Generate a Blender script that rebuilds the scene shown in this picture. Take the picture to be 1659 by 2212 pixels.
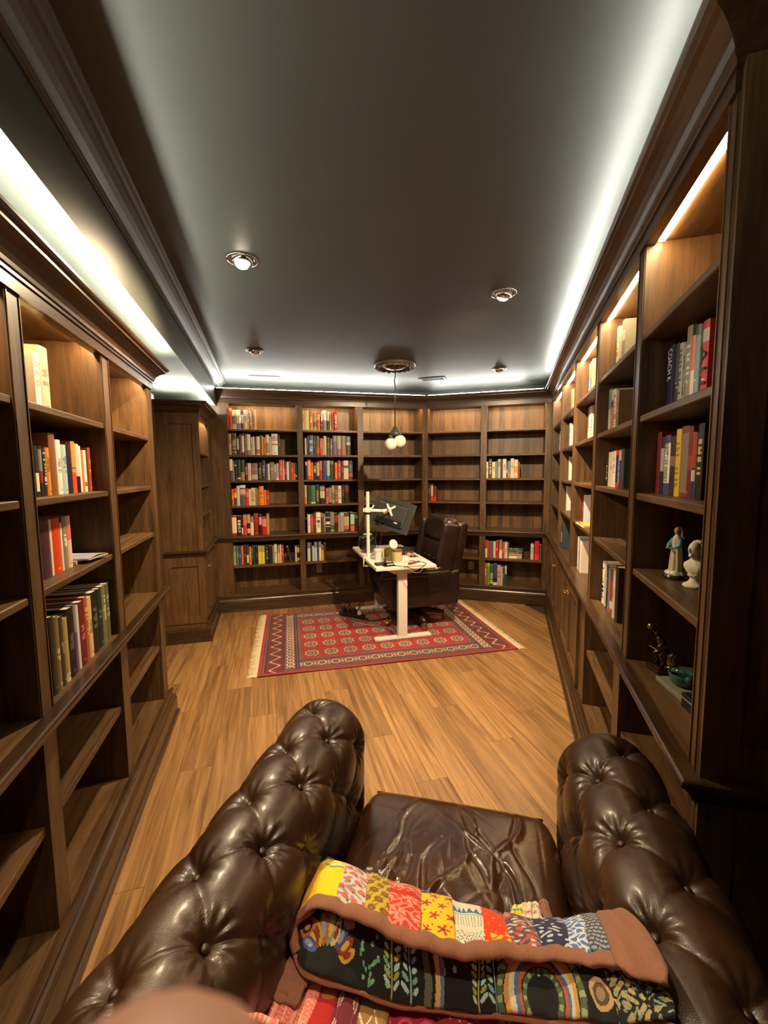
import bpy, bmesh, math, random
import numpy as np
from mathutils import Matrix, Vector

for o in list(bpy.data.objects):
    bpy.data.objects.remove(o)
scene = bpy.context.scene
COL = scene.collection
rnd = random.Random(7)
nrs = np.random.RandomState(11)

# ------------------------------------------------------------------ camera
H_CAM = 1.6
PITCH, ROLL, F_PX = math.radians(5.4), math.radians(0.46), 915.0
cam_d = bpy.data.cameras.new('camera')
cam = bpy.data.objects.new('camera', cam_d)
COL.objects.link(cam)
scene.camera = cam
fwd = Vector((0, math.cos(PITCH), -math.sin(PITCH)))
up0 = Vector((0, math.sin(PITCH), math.cos(PITCH)))
rt0 = Vector((1, 0, 0))
rt = math.cos(ROLL) * rt0 - math.sin(ROLL) * up0
upv = math.sin(ROLL) * rt0 + math.cos(ROLL) * up0
cam.matrix_world = Matrix(((rt.x, upv.x, -fwd.x, 0), (rt.y, upv.y, -fwd.y, 0), (rt.z, upv.z, -fwd.z, H_CAM), (0, 0, 0, 1)))
cam_d.sensor_fit = 'VERTICAL'
cam_d.sensor_height = 24.0
cam_d.lens = 24.0 * F_PX / 2212.0
cam_d.clip_start = 0.005
cam_d.clip_end = 50
cam_d.dof.use_dof = True
cam_d.dof.focus_distance = 3.5
cam_d.dof.aperture_fstop = 11.0

# ------------------------------------------------------------------ world, exposure
world = bpy.data.worlds.new('world')
scene.world = world
world.use_nodes = True
world.node_tree.nodes['Background'].inputs[0].default_value = (0.02, 0.018, 0.015, 1)
world.node_tree.nodes['Background'].inputs[1].default_value = 0.15
vs = scene.view_settings
vs.view_transform = 'Standard'
vs.look = 'None'
vs.gamma = 1.0
vs.exposure = 0.0
vs.use_curve_mapping = False
# light levels of the room's lamps
E_CAN, E_COVE, E_COVE_LEFT, E_BAY = 172.0, 125.0, 270.0, 112.0
WARM, COOL = (1.0, 0.76, 0.46), (1.0, 1.0, 0.90)

# ------------------------------------------------------------------ colour helpers
def s2l(c):
    return c / 12.92 if c <= 0.04045 else ((c + 0.055) / 1.055) ** 2.4
def hexc(h):
    if len(h) == 3:
        h = ''.join(ch * 2 for ch in h)
    return tuple(s2l(int(h[i:i + 2], 16) / 255.0) for i in (0, 2, 4))
def rgb(r, g, b):
    return (s2l(r / 255.0), s2l(g / 255.0), s2l(b / 255.0))

# ------------------------------------------------------------------ materials
MATS = {}
def new_mat(name):
    m = bpy.data.materials.new(name)
    m.use_nodes = True
    MATS[name] = m
    nt = m.node_tree
    return m, nt, nt.nodes['Principled BSDF']
def plain(name, col, rough=0.5, metal=0.0, coat=0.0, spec=0.5, bump=0.0, bscale=60.0):
    m, nt, p = new_mat(name)
    N, Lk = nt.nodes, nt.links
    p.inputs['Roughness'].default_value = rough
    p.inputs['Metallic'].default_value = metal
    p.inputs['Coat Weight'].default_value = coat
    p.inputs['Specular IOR Level'].default_value = spec
    tc = N.new('ShaderNodeTexCoord')
    nz = N.new('ShaderNodeTexNoise'); nz.inputs['Scale'].default_value = bscale; nz.inputs['Detail'].default_value = 4
    Lk.new(tc.outputs['Object'], nz.inputs['Vector'])
    mx = N.new('ShaderNodeMix'); mx.data_type = 'RGBA'
    mx.inputs['A'].default_value = (col[0] * .86, col[1] * .86, col[2] * .86, 1)
    mx.inputs['B'].default_value = (min(col[0] * 1.1, 1), min(col[1] * 1.1, 1), min(col[2] * 1.1, 1), 1)
    Lk.new(nz.outputs['Fac'], mx.inputs['Factor'])
    Lk.new(mx.outputs['Result'], p.inputs['Base Color'])
    if bump:
        b = N.new('ShaderNodeBump'); b.inputs['Strength'].default_value = bump; b.inputs['Distance'].default_value = 0.002
        Lk.new(nz.outputs['Fac'], b.inputs['Height']); Lk.new(b.outputs['Normal'], p.inputs['Normal'])
    return m
def emit(name, col, strength):
    m, nt, p = new_mat(name)
    p.inputs['Base Color'].default_value = (.8, .8, .8, 1)
    p.inputs['Emission Color'].default_value = (*col, 1)
    p.inputs['Emission Strength'].default_value = strength
    return m
def wood(name, axis, dark, light, rough=0.42, scale=1.0, strips=0.0, coat=0.0, along=1.3):
    """stained wood; grain runs along the given local axis, every piece cut from another place"""
    m, nt, p = new_mat(name)
    N, Lk = nt.nodes, nt.links
    tc = N.new('ShaderNodeTexCoord'); oi = N.new('ShaderNodeObjectInfo')
    off = N.new('ShaderNodeVectorMath'); off.operation = 'SCALE'; off.inputs[0].default_value = (13.1, 7.7, 9.3)
    Lk.new(oi.outputs['Random'], off.inputs['Scale'])
    add = N.new('ShaderNodeVectorMath'); add.operation = 'ADD'
    Lk.new(tc.outputs['Object'], add.inputs[0]); Lk.new(off.outputs['Vector'], add.inputs[1])
    mp = N.new('ShaderNodeMapping')
    a, b = along * scale, 15.0 * scale
    mp.inputs['Scale'].default_value = {'x': (a, b, b), 'y': (b, a, b), 'z': (b, b, a)}[axis]
    Lk.new(add.outputs['Vector'], mp.inputs['Vector'])
    n1 = N.new('ShaderNodeTexNoise'); n1.inputs['Scale'].default_value = 1.6; n1.inputs['Detail'].default_value = 6; n1.inputs['Roughness'].default_value = .62; n1.inputs['Distortion'].default_value = 1.1
    Lk.new(mp.outputs['Vector'], n1.inputs['Vector'])
    n2 = N.new('ShaderNodeTexNoise'); n2.inputs['Scale'].default_value = 9; n2.inputs['Detail'].default_value = 3
    Lk.new(mp.outputs['Vector'], n2.inputs['Vector'])
    m1 = N.new('ShaderNodeMath'); m1.operation = 'MULTIPLY_ADD'; m1.inputs[1].default_value = .3; Lk.new(n2.outputs['Fac'], m1.inputs[0]); Lk.new(n1.outputs['Fac'], m1.inputs[2])
    fac = m1
    if strips:
        sx = N.new('ShaderNodeSeparateXYZ'); Lk.new(add.outputs['Vector'], sx.inputs[0])
        q = N.new('ShaderNodeMath'); q.operation = 'SNAP'; q.inputs[1].default_value = strips; Lk.new(sx.outputs['X' if axis != 'x' else 'Z'], q.inputs[0])
        w = N.new('ShaderNodeTexWhiteNoise'); w.noise_dimensions = '1D'; Lk.new(q.outputs[0], w.inputs['W'])
        m2 = N.new('ShaderNodeMath'); m2.operation = 'MULTIPLY_ADD'; m2.inputs[1].default_value = .3; Lk.new(w.outputs['Value'], m2.inputs[0]); Lk.new(m1.outputs[0], m2.inputs[2])
        m3 = N.new('ShaderNodeMath'); m3.operation = 'SUBTRACT'; m3.inputs[1].default_value = .15; Lk.new(m2.outputs[0], m3.inputs[0])
        fac = m3
    cr = N.new('ShaderNodeValToRGB')
    cr.color_ramp.elements[0].position = .42; cr.color_ramp.elements[0].color = (*dark, 1)
    cr.color_ramp.elements[1].position = .82; cr.color_ramp.elements[1].color = (*light, 1)
    Lk.new(fac.outputs[0], cr.inputs['Fac'])
    hs = N.new('ShaderNodeHueSaturation')
    vmul = N.new('ShaderNodeMapRange'); vmul.inputs['To Min'].default_value = .82; vmul.inputs['To Max'].default_value = 1.18
    Lk.new(oi.outputs['Random'], vmul.inputs['Value']); Lk.new(vmul.outputs['Result'], hs.inputs['Value'])
    Lk.new(cr.outputs['Color'], hs.inputs['Color']); Lk.new(hs.outputs['Color'], p.inputs['Base Color'])
    p.inputs['Roughness'].default_value = rough
    p.inputs['Coat Weight'].default_value = coat; p.inputs['Coat Roughness'].default_value = .25
    bp = N.new('ShaderNodeBump'); bp.inputs['Strength'].default_value = .18; bp.inputs['Distance'].default_value = .001
    Lk.new(fac.outputs[0], bp.inputs['Height']); Lk.new(bp.outputs['Normal'], p.inputs['Normal'])
    return m
def painted(name, rough=.5, bump=0.0, bscale=400.0, coat=0.0, sheen=0.0):
    """the piece's own printed or woven colours, held in its 'Col' attribute"""
    m, nt, p = new_mat(name)
    N, Lk = nt.nodes, nt.links
    at = N.new('ShaderNodeAttribute'); at.attribute_name = 'Col'
    Lk.new(at.outputs['Color'], p.inputs['Base Color'])
    p.inputs['Roughness'].default_value = rough
    p.inputs['Coat Weight'].default_value = coat
    p.inputs['Sheen Weight'].default_value = sheen
    if bump:
        tc = N.new('ShaderNodeTexCoord'); nz = N.new('ShaderNodeTexNoise'); nz.inputs['Scale'].default_value = bscale
        Lk.new(tc.outputs['Object'], nz.inputs['Vector'])
        b = N.new('ShaderNodeBump'); b.inputs['Strength'].default_value = bump; b.inputs['Distance'].default_value = .002
        Lk.new(nz.outputs['Fac'], b.inputs['Height']); Lk.new(b.outputs['Normal'], p.inputs['Normal'])
    return m
def leather(name, dark, light, rough=.3, coat=.35):
    m, nt, p = new_mat(name)
    N, Lk = nt.nodes, nt.links
    tc = N.new('ShaderNodeTexCoord')
    n1 = N.new('ShaderNodeTexNoise'); n1.inputs['Scale'].default_value = 7; n1.inputs['Detail'].default_value = 5
    Lk.new(tc.outputs['Object'], n1.inputs['Vector'])
    cr = N.new('ShaderNodeValToRGB'); cr.color_ramp.elements[0].position = .35; cr.color_ramp.elements[0].color = (*dark, 1); cr.color_ramp.elements[1].position = .7; cr.color_ramp.elements[1].color = (*light, 1)
    Lk.new(n1.outputs['Fac'], cr.inputs['Fac']); Lk.new(cr.outputs['Color'], p.inputs['Base Color'])
    mr = N.new('ShaderNodeMapRange'); mr.inputs['To Min'].default_value = rough * .8; mr.inputs['To Max'].default_value = rough * 1.35
    Lk.new(n1.outputs['Fac'], mr.inputs['Value']); Lk.new(mr.outputs['Result'], p.inputs['Roughness'])
    p.inputs['Coat Weight'].default_value = coat; p.inputs['Coat Roughness'].default_value = .22
    v = N.new('ShaderNodeTexVoronoi'); v.inputs['Scale'].default_value = 420; v.feature = 'DISTANCE_TO_EDGE'
    n3 = N.new('ShaderNodeTexNoise'); n3.inputs['Scale'].default_value = 38; n3.inputs['Detail'].default_value = 3
    Lk.new(tc.outputs['Object'], v.inputs['Vector']); Lk.new(tc.outputs['Object'], n3.inputs['Vector'])
    ma = N.new('ShaderNodeMath'); ma.operation = 'MULTIPLY_ADD'; ma.inputs[1].default_value = 2.2; Lk.new(n3.outputs['Fac'], ma.inputs[0]); Lk.new(v.outputs['Distance'], ma.inputs[2])
    b = N.new('ShaderNodeBump'); b.inputs['Strength'].default_value = .25; b.inputs['Distance'].default_value = .0016
    Lk.new(ma.outputs[0], b.inputs['Height']); Lk.new(b.outputs['Normal'], p.inputs['Normal'])
    return m

WD, WL = (.040, .0185, .0072), (.150, .077, .029)
wood_h = wood('walnut_horizontal', 'x', WD, WL)
wood_v = wood('walnut_vertical', 'z', WD, WL)
wood_d = wood('walnut_depth', 'y', WD, WL)
wood_back = wood('walnut_back_veneer', 'z', (.055, .0265, .0095), (.20, .102, .036), strips=.075)
wood_mold = wood('walnut_moulding', 'x', (.022, .0098, .0042), (.072, .035, .0145), rough=.3, coat=.25)
wood_moldv = wood('walnut_moulding_vertical', 'z', (.022, .0098, .0042), (.072, .035, .0145), rough=.3, coat=.25)
wood_floor = wood('oak_floor', 'y', (.14, .062, .020), (.43, .232, .090), rough=.36, scale=1.0, coat=.15, along=.62)
ceil_mat = plain('ceiling_dark_green_paint', (.046, .049, .041), rough=.5, bscale=3)
beam_mat = plain('beam_dark_green_paint', (.050, .053, .042), rough=.42, bscale=3)
wall_mat = plain('wall_black_paint', (.012, .011, .010), rough=.6, bscale=5)
brass = plain('brass', (.65, .42, .14), rough=.25, metal=1)
bronze = plain('bronze', (.16, .10, .055), rough=.32, metal=1)
black_metal = plain('black_metal', (.012, .012, .012), rough=.4)
white_enamel = plain('white_enamel', (.80, .76, .68), rough=.35)
white_plastic = plain('white_plastic', (.75, .72, .66), rough=.4)
black_plastic = plain('black_plastic', (.012, .012, .013), rough=.4)
dark_grey = plain('dark_grey_plastic', (.045, .047, .045), rough=.45)
chrome = plain('chrome', (.6, .6, .6), rough=.15, metal=1)
paper = plain('book_pages', (.62, .53, .38), rough=.85, bscale=200)
cover_mat = painted('book_cover', rough=.42, coat=.12)
rug_mat = painted('rug_wool', rough=.95, bump=.5, bscale=700, sheen=.2)
quilt_mat = painted('quilt_cotton', rough=.9, bump=.35, bscale=500, sheen=.15)
fringe_mat = plain('rug_fringe_cotton', (.72, .58, .36), rough=.95, bscale=300)
leather_brown = leather('armchair_brown_leather', (.023, .0092, .0036), (.052, .0212, .0080), rough=.36, coat=.25)
leather_seat = leather('armchair_seat_leather', (.034, .0125, .0048), (.076, .029, .0108), rough=.13, coat=.7)
leather_dark = leather('office_chair_leather', (.010, .0045, .0035), (.022, .010, .007), rough=.32, coat=.2)
marble = plain('white_plaster', (.70, .62, .50), rough=.55)
glaze = painted('glazed_figurine', rough=.25, coat=.4)
opal = plain('opal_glass', (.78, .72, .60), rough=.3, coat=.3)
skin_m, nt_, p_ = new_mat('skin')
p_.inputs['Base Color'].default_value = (.82, .44, .33, 1); p_.inputs['Roughness'].default_value = .5
p_.inputs['Subsurface Weight'].default_value = .3; p_.inputs['Subsurface Radius'].default_value = (.01, .004, .002); p_.inputs['Subsurface Scale'].default_value = .4
led_warm = emit('led_warm', (1.0, .68, .34), E_BAY)
led_cool = emit('led_cool', COOL, E_COVE)
led_cool_left = emit('led_cool_left', (1.0, 1.0, .84), E_COVE_LEFT)
can_glow = emit('can_bulb', (1.0, .86, .62), 45.0)

# ------------------------------------------------------------------ mesh helpers
class MB:
    def __init__(self):
        self.v, self.f, self.m, self.c = [], [], [], []
        self.has_c = False
    def add(self, verts, faces, m=0, col=None, M=None):
        n = len(self.v)
        if M is not None:
            verts = [tuple(M @ Vector(p)) for p in verts]
        self.v.extend(tuple(p) for p in verts)
        for i, f in enumerate(faces):
            self.f.append(tuple(j + n for j in f))
            self.m.append(m)
            if col is not None:
                self.has_c = True
                self.c.append(col[i] if isinstance(col, list) else col)
            else:
                self.c.append((.5, .5, .5))
        return self
    def box(self, x0, x1, y0, y1, z0, z1, m=0, col=None, M=None):
        v = [(x0, y0, z0), (x1, y0, z0), (x1, y1, z0), (x0, y1, z0), (x0, y0, z1), (x1, y0, z1), (x1, y1, z1), (x0, y1, z1)]
        f = [(0, 3, 2, 1), (4, 5, 6, 7), (0, 1, 5, 4), (1, 2, 6, 5), (2, 3, 7, 6), (3, 0, 4, 7)]
        return self.add(v, f, m, col, M)
    def rbox(self, x0, x1, y0, y1, z0, z1, r=.01, seg=3, m=0, col=None, M=None):
        bm = bmesh.new()
        bmesh.ops.create_cube(bm, size=1)
        for p in bm.verts:
            p.co = Vector(((x0 + x1) / 2 + p.co.x * (x1 - x0), (y0 + y1) / 2 + p.co.y * (y1 - y0), (z0 + z1) / 2 + p.co.z * (z1 - z0)))
        bmesh.ops.bevel(bm, geom=list(bm.edges), offset=r, segments=seg, profile=.5, affect='EDGES')
        bm.verts.index_update()
        v = [tuple(p.co) for p in bm.verts]; f = [tuple(q.index for q in fc.verts) for fc in bm.faces]
        bm.free()
        return self.add(v, f, m, col, M)
    def prism(self, prof, x0, x1, m0=0.0, m1=0.0, m=0, col=None, M=None):
        """profile of (q, z) with q = projection into the room, run along local x; ends mitred by m0, m1 per unit q"""
        n = len(prof)
        v = [(x0 + m0 * q, -q, z) for q, z in prof] + [(x1 + m1 * q, -q, z) for q, z in prof]
        f = [(i, (i + 1) % n, (i + 1) % n + n, i + n) for i in range(n)]
        f += [tuple(range(n - 1, -1, -1)), tuple(range(n, 2 * n))]
        return self.add(v, f, m, col, M)
    def lathe(self, prof, n=24, m=0, col=None, M=None, a0=0.0):
        v, f = [], []
        k = len(prof)
        for i in range(n):
            a = a0 + 2 * math.pi * i / n
            for r, z in prof:
                v.append((r * math.cos(a), r * math.sin(a), z))
        for i in range(n):
            j = (i + 1) % n
            for t in range(k - 1):
                f.append((i * k + t, j * k + t, j * k + t + 1, i * k + t + 1))
        if prof[0][0] > 1e-6: f.append(tuple(i * k for i in range(n))[::-1])
        if prof[-1][0] > 1e-6: f.append(tuple(i * k + k - 1 for i in range(n)))
        if isinstance(col, list) and len(col) == k - 1:
            cl = [col[t] for i in range(n) for t in range(k - 1)]
            cl += [col[0]] * (len(f) - len(cl)); col = cl
        return self.add(v, f, m, col, M)
    def tube(self, pts, r, n=8, m=0, col=None, M=None, cap=True):
        pts = [Vector(p) for p in pts]
        k = len(pts)
        rs = list(r) if hasattr(r, '__len__') else [r] * k
        v, f = [], []
        pu = None
        for i, p in enumerate(pts):
            t = (pts[min(i + 1, k - 1)] - pts[max(i - 1, 0)])
            t = t.normalized() if t.length > 1e-9 else Vector((0, 0, 1))
            if pu is None:
                pu = t.orthogonal().normalized()
            else:
                pu = (pu - t * pu.dot(t))
                pu = pu.normalized() if pu.length > 1e-6 else t.orthogonal().normalized()
            w = t.cross(pu)
            for j in range(n):
                a = 2 * math.pi * j / n
                v.append(tuple(p + (pu * math.cos(a) + w * math.sin(a)) * rs[i]))
        for i in range(k - 1):
            for j in range(n):
                j2 = (j + 1) % n
                f.append((i * n + j, i * n + j2, (i + 1) * n + j2, (i + 1) * n + j))
        if cap:
            f.append(tuple(range(n))[::-1]); f.append(tuple(range((k - 1) * n, k * n)))
        return self.add(v, f, m, col, M)
    def ball(self, c, r, n=16, k=10, m=0, col=None, sc=(1, 1, 1), M=None):
        prof = [(r * math.sin(math.pi * i / k), -r * math.cos(math.pi * i / k)) for i in range(k + 1)]
        T = Matrix.Translation(Vector(c)) @ Matrix.Diagonal((*sc, 1))
        return self.lathe([(max(a, 0.0), b) for a, b in prof], n, m, col, (M @ T) if M is not None else T)
    def grid(self, P, m=0, cols=None, flip=False, closed_u=False):
        """P: array (nu, nv, 3); cols: (nu-1, nv-1, 3) or None"""
        nu, nv = P.shape[:2]
        n = len(self.v)
        self.v.extend(map(tuple, P.reshape(-1, 3).tolist()))
        for i in range(nu - (0 if closed_u else 1)):
            i2 = (i + 1) % nu
            for j in range(nv - 1):
                q = (n + i * nv + j, n + i2 * nv + j, n + i2 * nv + j + 1, n + i * nv + j + 1)
                self.f.append(q[::-1] if flip else q)
                self.m.append(m)
                if cols is not None:
                    self.has_c = True
                    self.c.append(tuple(cols[i][j]))
                else:
                    self.c.append((.5, .5, .5))
        return self
    def mesh(self, name, mats, smooth=False):
        me = bpy.data.meshes.new(name)
        me.from_pydata(self.v, [], self.f)
        for mt in (mats if isinstance(mats, (list, tuple)) else [mats]):
            me.materials.append(mt)
        if len(me.polygons) == len(self.m):
            me.polygons.foreach_set('material_index', self.m)
            if smooth:
                me.polygons.foreach_set('use_smooth', [True] * len(me.polygons))
            if self.has_c:
                ca = me.color_attributes.new('Col', 'FLOAT_COLOR', 'CORNER')
                tot = np.array([len(f) for f in self.f])
                arr = np.ones((int(tot.sum()), 4), dtype=np.float32)
                arr[:, :3] = np.repeat(np.array(self.c, dtype=np.float32), tot, axis=0)
                ca.data.foreach_set('color', arr.ravel())
        me.update()
        return me
    def build(self, name, mats, parent=None, smooth=False, sharp=None):
        o = bpy.data.objects.new(name, self.mesh(name, mats, smooth))
        COL.objects.link(o)
        if parent is not None:
            o.parent = parent
        if smooth and sharp:
            try:
                o.data.set_sharp_from_angle(angle=math.radians(sharp))
            except Exception:
                pass
        return o
def tag(o, label=None, cat=None, group=None, kind=None):
    if label: o['label'] = label
    if cat: o['category'] = cat
    if group: o['group'] = group
    if kind: o['kind'] = kind
    return o
def thing(name, label, cat, loc=(0, 0, 0), rz=0.0, group=None, kind=None):
    o = bpy.data.objects.new(name, None)
    o.empty_display_size = .05
    COL.objects.link(o)
    o.location = loc; o.rotation_euler = (0, 0, rz)
    return tag(o, label, cat, group, kind)
def child(mesh, name, parent, M=None):
    o = bpy.data.objects.new(name, mesh)
    COL.objects.link(o); o.parent = parent
    if M is not None: o.matrix_local = M
    return o
_fc = {}
def text_geo(s, size=1.0):
    cu = bpy.data.curves.new('t', 'FONT'); cu.body = s; cu.size = size; cu.align_x = 'CENTER'; cu.align_y = 'CENTER'; cu.extrude = 0.0; cu.resolution_u = 2
    o = bpy.data.objects.new('t', cu); COL.objects.link(o)
    dg = bpy.context.evaluated_depsgraph_get()
    me = bpy.data.meshes.new_from_object(o.evaluated_get(dg))
    v = [tuple(p.co) for p in me.vertices]; f = [tuple(p.vertices) for p in me.polygons]
    bpy.data.objects.remove(o); bpy.data.curves.remove(cu); bpy.data.meshes.remove(me)
    return v, f
def smoothstep(a, b, x):
    t = np.clip((x - a) / (b - a), 0, 1)
    return t * t * (3 - 2 * t)

# ------------------------------------------------------------------ the room
Z_CEIL = 2.65
class Frame:
    """a wall's own axes: x to the right when facing it, y into the wall, origin on the cabinet face"""
    def __init__(s, O, az):
        s.O = Vector((O[0], O[1], 0)); s.rz = math.radians(az)
        s.M = Matrix.Translation(s.O) @ Matrix.Rotation(s.rz, 4, 'Z')
    def w(s, x, y, z=0.0):
        return s.M @ Vector((x, y, z))
FBL = Frame((.53, 5.37), 14.0)
FBR = Frame((.53, 5.37), -17.0)
FR_ = Frame((1.9391, 4.9392), -106.7)
FL = Frame((-.6495, -.1765), 105.2)
FRAMES = {'BL': FBL, 'BR': FBR, 'R': FR_, 'L': FL}
DEPTH = .33
Z_CT, Z_DECK = .88, .19

def structure(name, mb, mats, F=None, smooth=False):
    o = mb.build(name, mats, None, smooth)
    if F is not None: o.matrix_world = F.M
    o['kind'] = 'structure'
    return o
# floor: real boards laid parallel to the left bookcases
floor = structure('floor', MB().box(-3.4, 3.6, -3.0, 7.2, -.06, -.012), plain('floor_underlay', (.05, .025, .01), rough=.9))
floor.rotation_euler = (0, 0, math.radians(15.2))
def plank_mesh(w, l):
    mb = MB(); e = .0012; t = .0
    v = [(0, 0, -.011), (w, 0, -.011), (w, l, -.011), (0, l, -.011), (.0003, .0003, t - e), (w - .0003, .0003, t - e), (w - .0003, l - .0003, t - e), (.0003, l - .0003, t - e), (e, e, t), (w - e, e, t), (w - e, l - e, t), (e, l - e, t)]
    f = [(0, 1, 5, 4), (1, 2, 6, 5), (2, 3, 7, 6), (3, 0, 4, 7), (4, 5, 9, 8), (5, 6, 10, 9), (6, 7, 11, 10), (7, 4, 8, 11), (8, 9, 10, 11)]
    mb.add(v, f)
    return mb.mesh('plank', wood_floor)
PW, PL = .172, 1.28
pm = plank_mesh(PW, PL)
k = 0
for i in range(-16, 17):
    off = [0, .43, .86, .2, .63, 1.05][i % 6]
    for j in range(-1, 6):
        x, y = i * PW, j * PL - off
        if y > 6.0 or y < -2.2: continue
        wp = Matrix.Rotation(math.radians(15.2), 4, 'Z') @ Vector((x + PW / 2, y + PL / 2, 0))
        a = (FR_.M.inverted() @ wp); b = (FL.M.inverted() @ wp); c = (FBL.M.inverted() @ wp); d = (FBR.M.inverted() @ wp)
        if a.y > .25 or b.y > .45 or c.y > .75 or d.y > .75 or wp.y < -1.3: continue
        child(pm, 'plank', floor, Matrix.Translation((x, y, 0)))
# ceiling and outer walls
structure('ceiling', MB().box(-4, 4, -2.6, 7, Z_CEIL, Z_CEIL + .06), ceil_mat)
structure('wall_back_left', MB().box(-3.3, .3, .372, .44, 0, Z_CEIL), wall_mat, FBL)
structure('wall_back_right', MB().box(-.3, 2.2, .372, .44, 0, Z_CEIL), wall_mat, FBR)
structure('wall_right', MB().box(-.4, 7.0, .372, .44, 0, Z_CEIL), wall_mat, FR_)
structure('wall_left', MB().box(-1.8, 5.6, .372, .44, 0, Z_CEIL), wall_mat, FL)
structure('wall_rear', MB().box(-3.2, 3.6, -1.62, -1.55, 0, Z_CEIL), wall_mat)
# dropped beam over the left bookcases with its own crown moulding
structure('trim_1', MB().box(-1.6, 5.35, -.143, .37, 2.34, Z_CEIL), beam_mat, FL)
cp = [(.143, 2.548), (.150, 2.548), (.150, 2.556), (.156, 2.558), (.156, 2.566), (.162, 2.569), (.166, 2.577), (.176, 2.592), (.190, 2.606), (.207, 2.617), (.215, 2.620), (.215, 2.629), (.221, 2.634), (.232, 2.640), (.236, 2.650), (.143, 2.650)]
structure('trim_2', MB().prism(cp, -1.6, 5.35), beam_mat, FL)
# door in the recess between left bookcases and pier
door = structure('door_1', MB().box(3.02, 3.90, .31, .35, 0, 2.08), wood_v, FL)
MB().box(3.14, 3.78, .30, .312, .25, .95).build('door_panel', wood_v, door); MB().box(3.14, 3.78, .30, .312, 1.10, 1.95).build('door_panel', wood_v, door)
for z in (.35, 1.12, 1.72):
    MB().tube([(3.93, .297, z), (3.93, .297, z + .1)], .008, 8).box(3.905, 3.955, .299, .304, z, z + .1).build('hinge', black_metal, door)
structure('trim_3', MB().box(3.93, 4.24, .285, .37, 0, 2.30).box(3.93, 4.05, .27, .29, 0, 2.30), wood_v, FL)
structure('trim_4', MB().box(2.93, 3.93, .285, .37, 2.08, 2.30), wood_v, FL)

# ------------------------------------------------------------------ built-in bookcases
CROWN = [(0, 0), (.016, 0), (.016, .010), (.022, .014), (.024, .026), (.032, .040), (.046, .055), (.064, .066), (.078, .071), (.078, .080), (.088, .086), (.094, .094), (.094, .104), (0, .104)]
NOSE = [(0, .812), (.010, .812), (.010, .822), (.018, .830), (.021, .842), (.030, .846), (.030, .853), (.037, .855), (.043, .860), (.045, .868), (.043, .876), (.038, .880), (0, .880)]
BASE = [(0, .19), (.014, .19), (.020, .183), (.020, .170), (.012, .163), (.012, .150), (.024, .143), (.030, .132), (.030, .122), (.036, .116), (.036, .028), (.046, .022), (.048, 0), (0, 0)]

def uprights(root, bays, x0, x1, z0, z1, depth, name='upright'):
    """face stile plus the partition behind it, one piece for each gap between the bays"""
    edges = [x0] + [e for b in bays for e in b] + [x1]
    for i in range(0, len(edges), 2):
        a, b = edges[i], edges[i + 1]
        if b - a < .012: continue
        mb = MB().box(a, b, 0, .022, z0, z1)
        if i > 0: mb.box(a, a + .018, .022, depth, z0, z1)
        if i < len(edges) - 2: mb.box(b - .018, b, .022, depth, z0, z1)
        # thin bead along both edges of the stile
        mb.box(a + .004, a + .009, -.003, 0, z0, z1).box(b - .009, b - .004, -.003, 0, z0, z1)
        mb.build(name, wood_v, root)

def upper_case(F, label, bays, x0, x1, shelves, zh, led=True, crown=(0, 0, 0, 0), yoff=0.0, led_back=.045, zroof=None, cove=None, cove_y=-.088, cove_z=.104, lip=.018):
    root = thing('bookcase', label, 'bookcase', F.w(0, yoff, Z_CT), F.rz)
    Q = bpy.data.objects.new('tmp', None)
    dz = -Z_CT
    def sh(mb):
        mb.v = [(p[0], p[1], p[2] + dz) for p in mb.v]; return mb
    depth = DEPTH
    zr = zroof if zroof else zh + .02
    edges = [x0] + [e for b in bays for e in b] + [x1]
    for i in range(0, len(edges), 2):
        a, b = edges[i], edges[i + 1]
        if b - a < .012: continue
        mb = MB().box(a, b, 0, .022, Z_CT, zh)
        if i > 0: mb.box(a, a + .018, .022, depth, Z_CT, zr)
        if i < len(edges) - 2: mb.box(b - .018, b, .022, depth, Z_CT, zr)
        mb.box(a + .005, a + .010, -.003, 0, Z_CT, zh).box(b - .010, b - .005, -.003, 0, Z_CT, zh)
        sh(mb).build('upright', wood_v, root)
    for bi, (a, b) in enumerate(bays):
        sh(MB().box(a, b, depth, depth + .012, Z_CT, zr)).build('back_panel', wood_back, root)
        sh(MB().box(a, b, .022, depth, zr, zr + .018)).build('top_panel', wood_h, root)
        for z in shelves:
            sh(MB().rbox(a + .001, b - .001, .004, depth, z - .024, z, .003, 1)).build('shelf', wood_h, root)
        if led:
            s = sh(MB().box(a + .02, b - .02, led_back - .010, led_back + .010, zr - .008, zr - .001)).build('led_strip', led_warm, root)
            s['label'] = 'lit warm white strip light under the bay top'
    m0, m1, c0, c1 = crown
    sh(MB().box(x0, x1, -.010, .022, zh, zh + .05).box(x0, x1, .0, .026, zh - .001, zr)).build('header', wood_mold, root)
    cz = zh + .04
    sh(MB().prism([(q, z + cz) for q, z in CROWN], c0, c1, m0, m1)).build('crown_moulding', wood_mold, root)
    sh(MB().box(x0, x1, 0, depth + .02, cz + .085, cz + .1035)).build('dust_top', wall_mat, root)
    if cove:
        mt, yy, zz, fr = cove
        s = sh(MB().box(c0 + m0 * .09 + .02, c1 + m1 * .09 - .02, yy, yy + .012, cz + zz, cz + zz + .0035)).build('cove_led_strip', mt, root)
        s['label'] = 'lit white strip light on top of the crown'
        if fr:
            s2 = sh(MB().box(c0 + .05, c1 - .30, .20, .214, cz + .104, cz + .109)).build('cove_led_strip', mt, root)
            s2['label'] = 'lit white strip light hidden on the bookcase top'
    bpy.data.objects.remove(Q)
    return root

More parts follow.
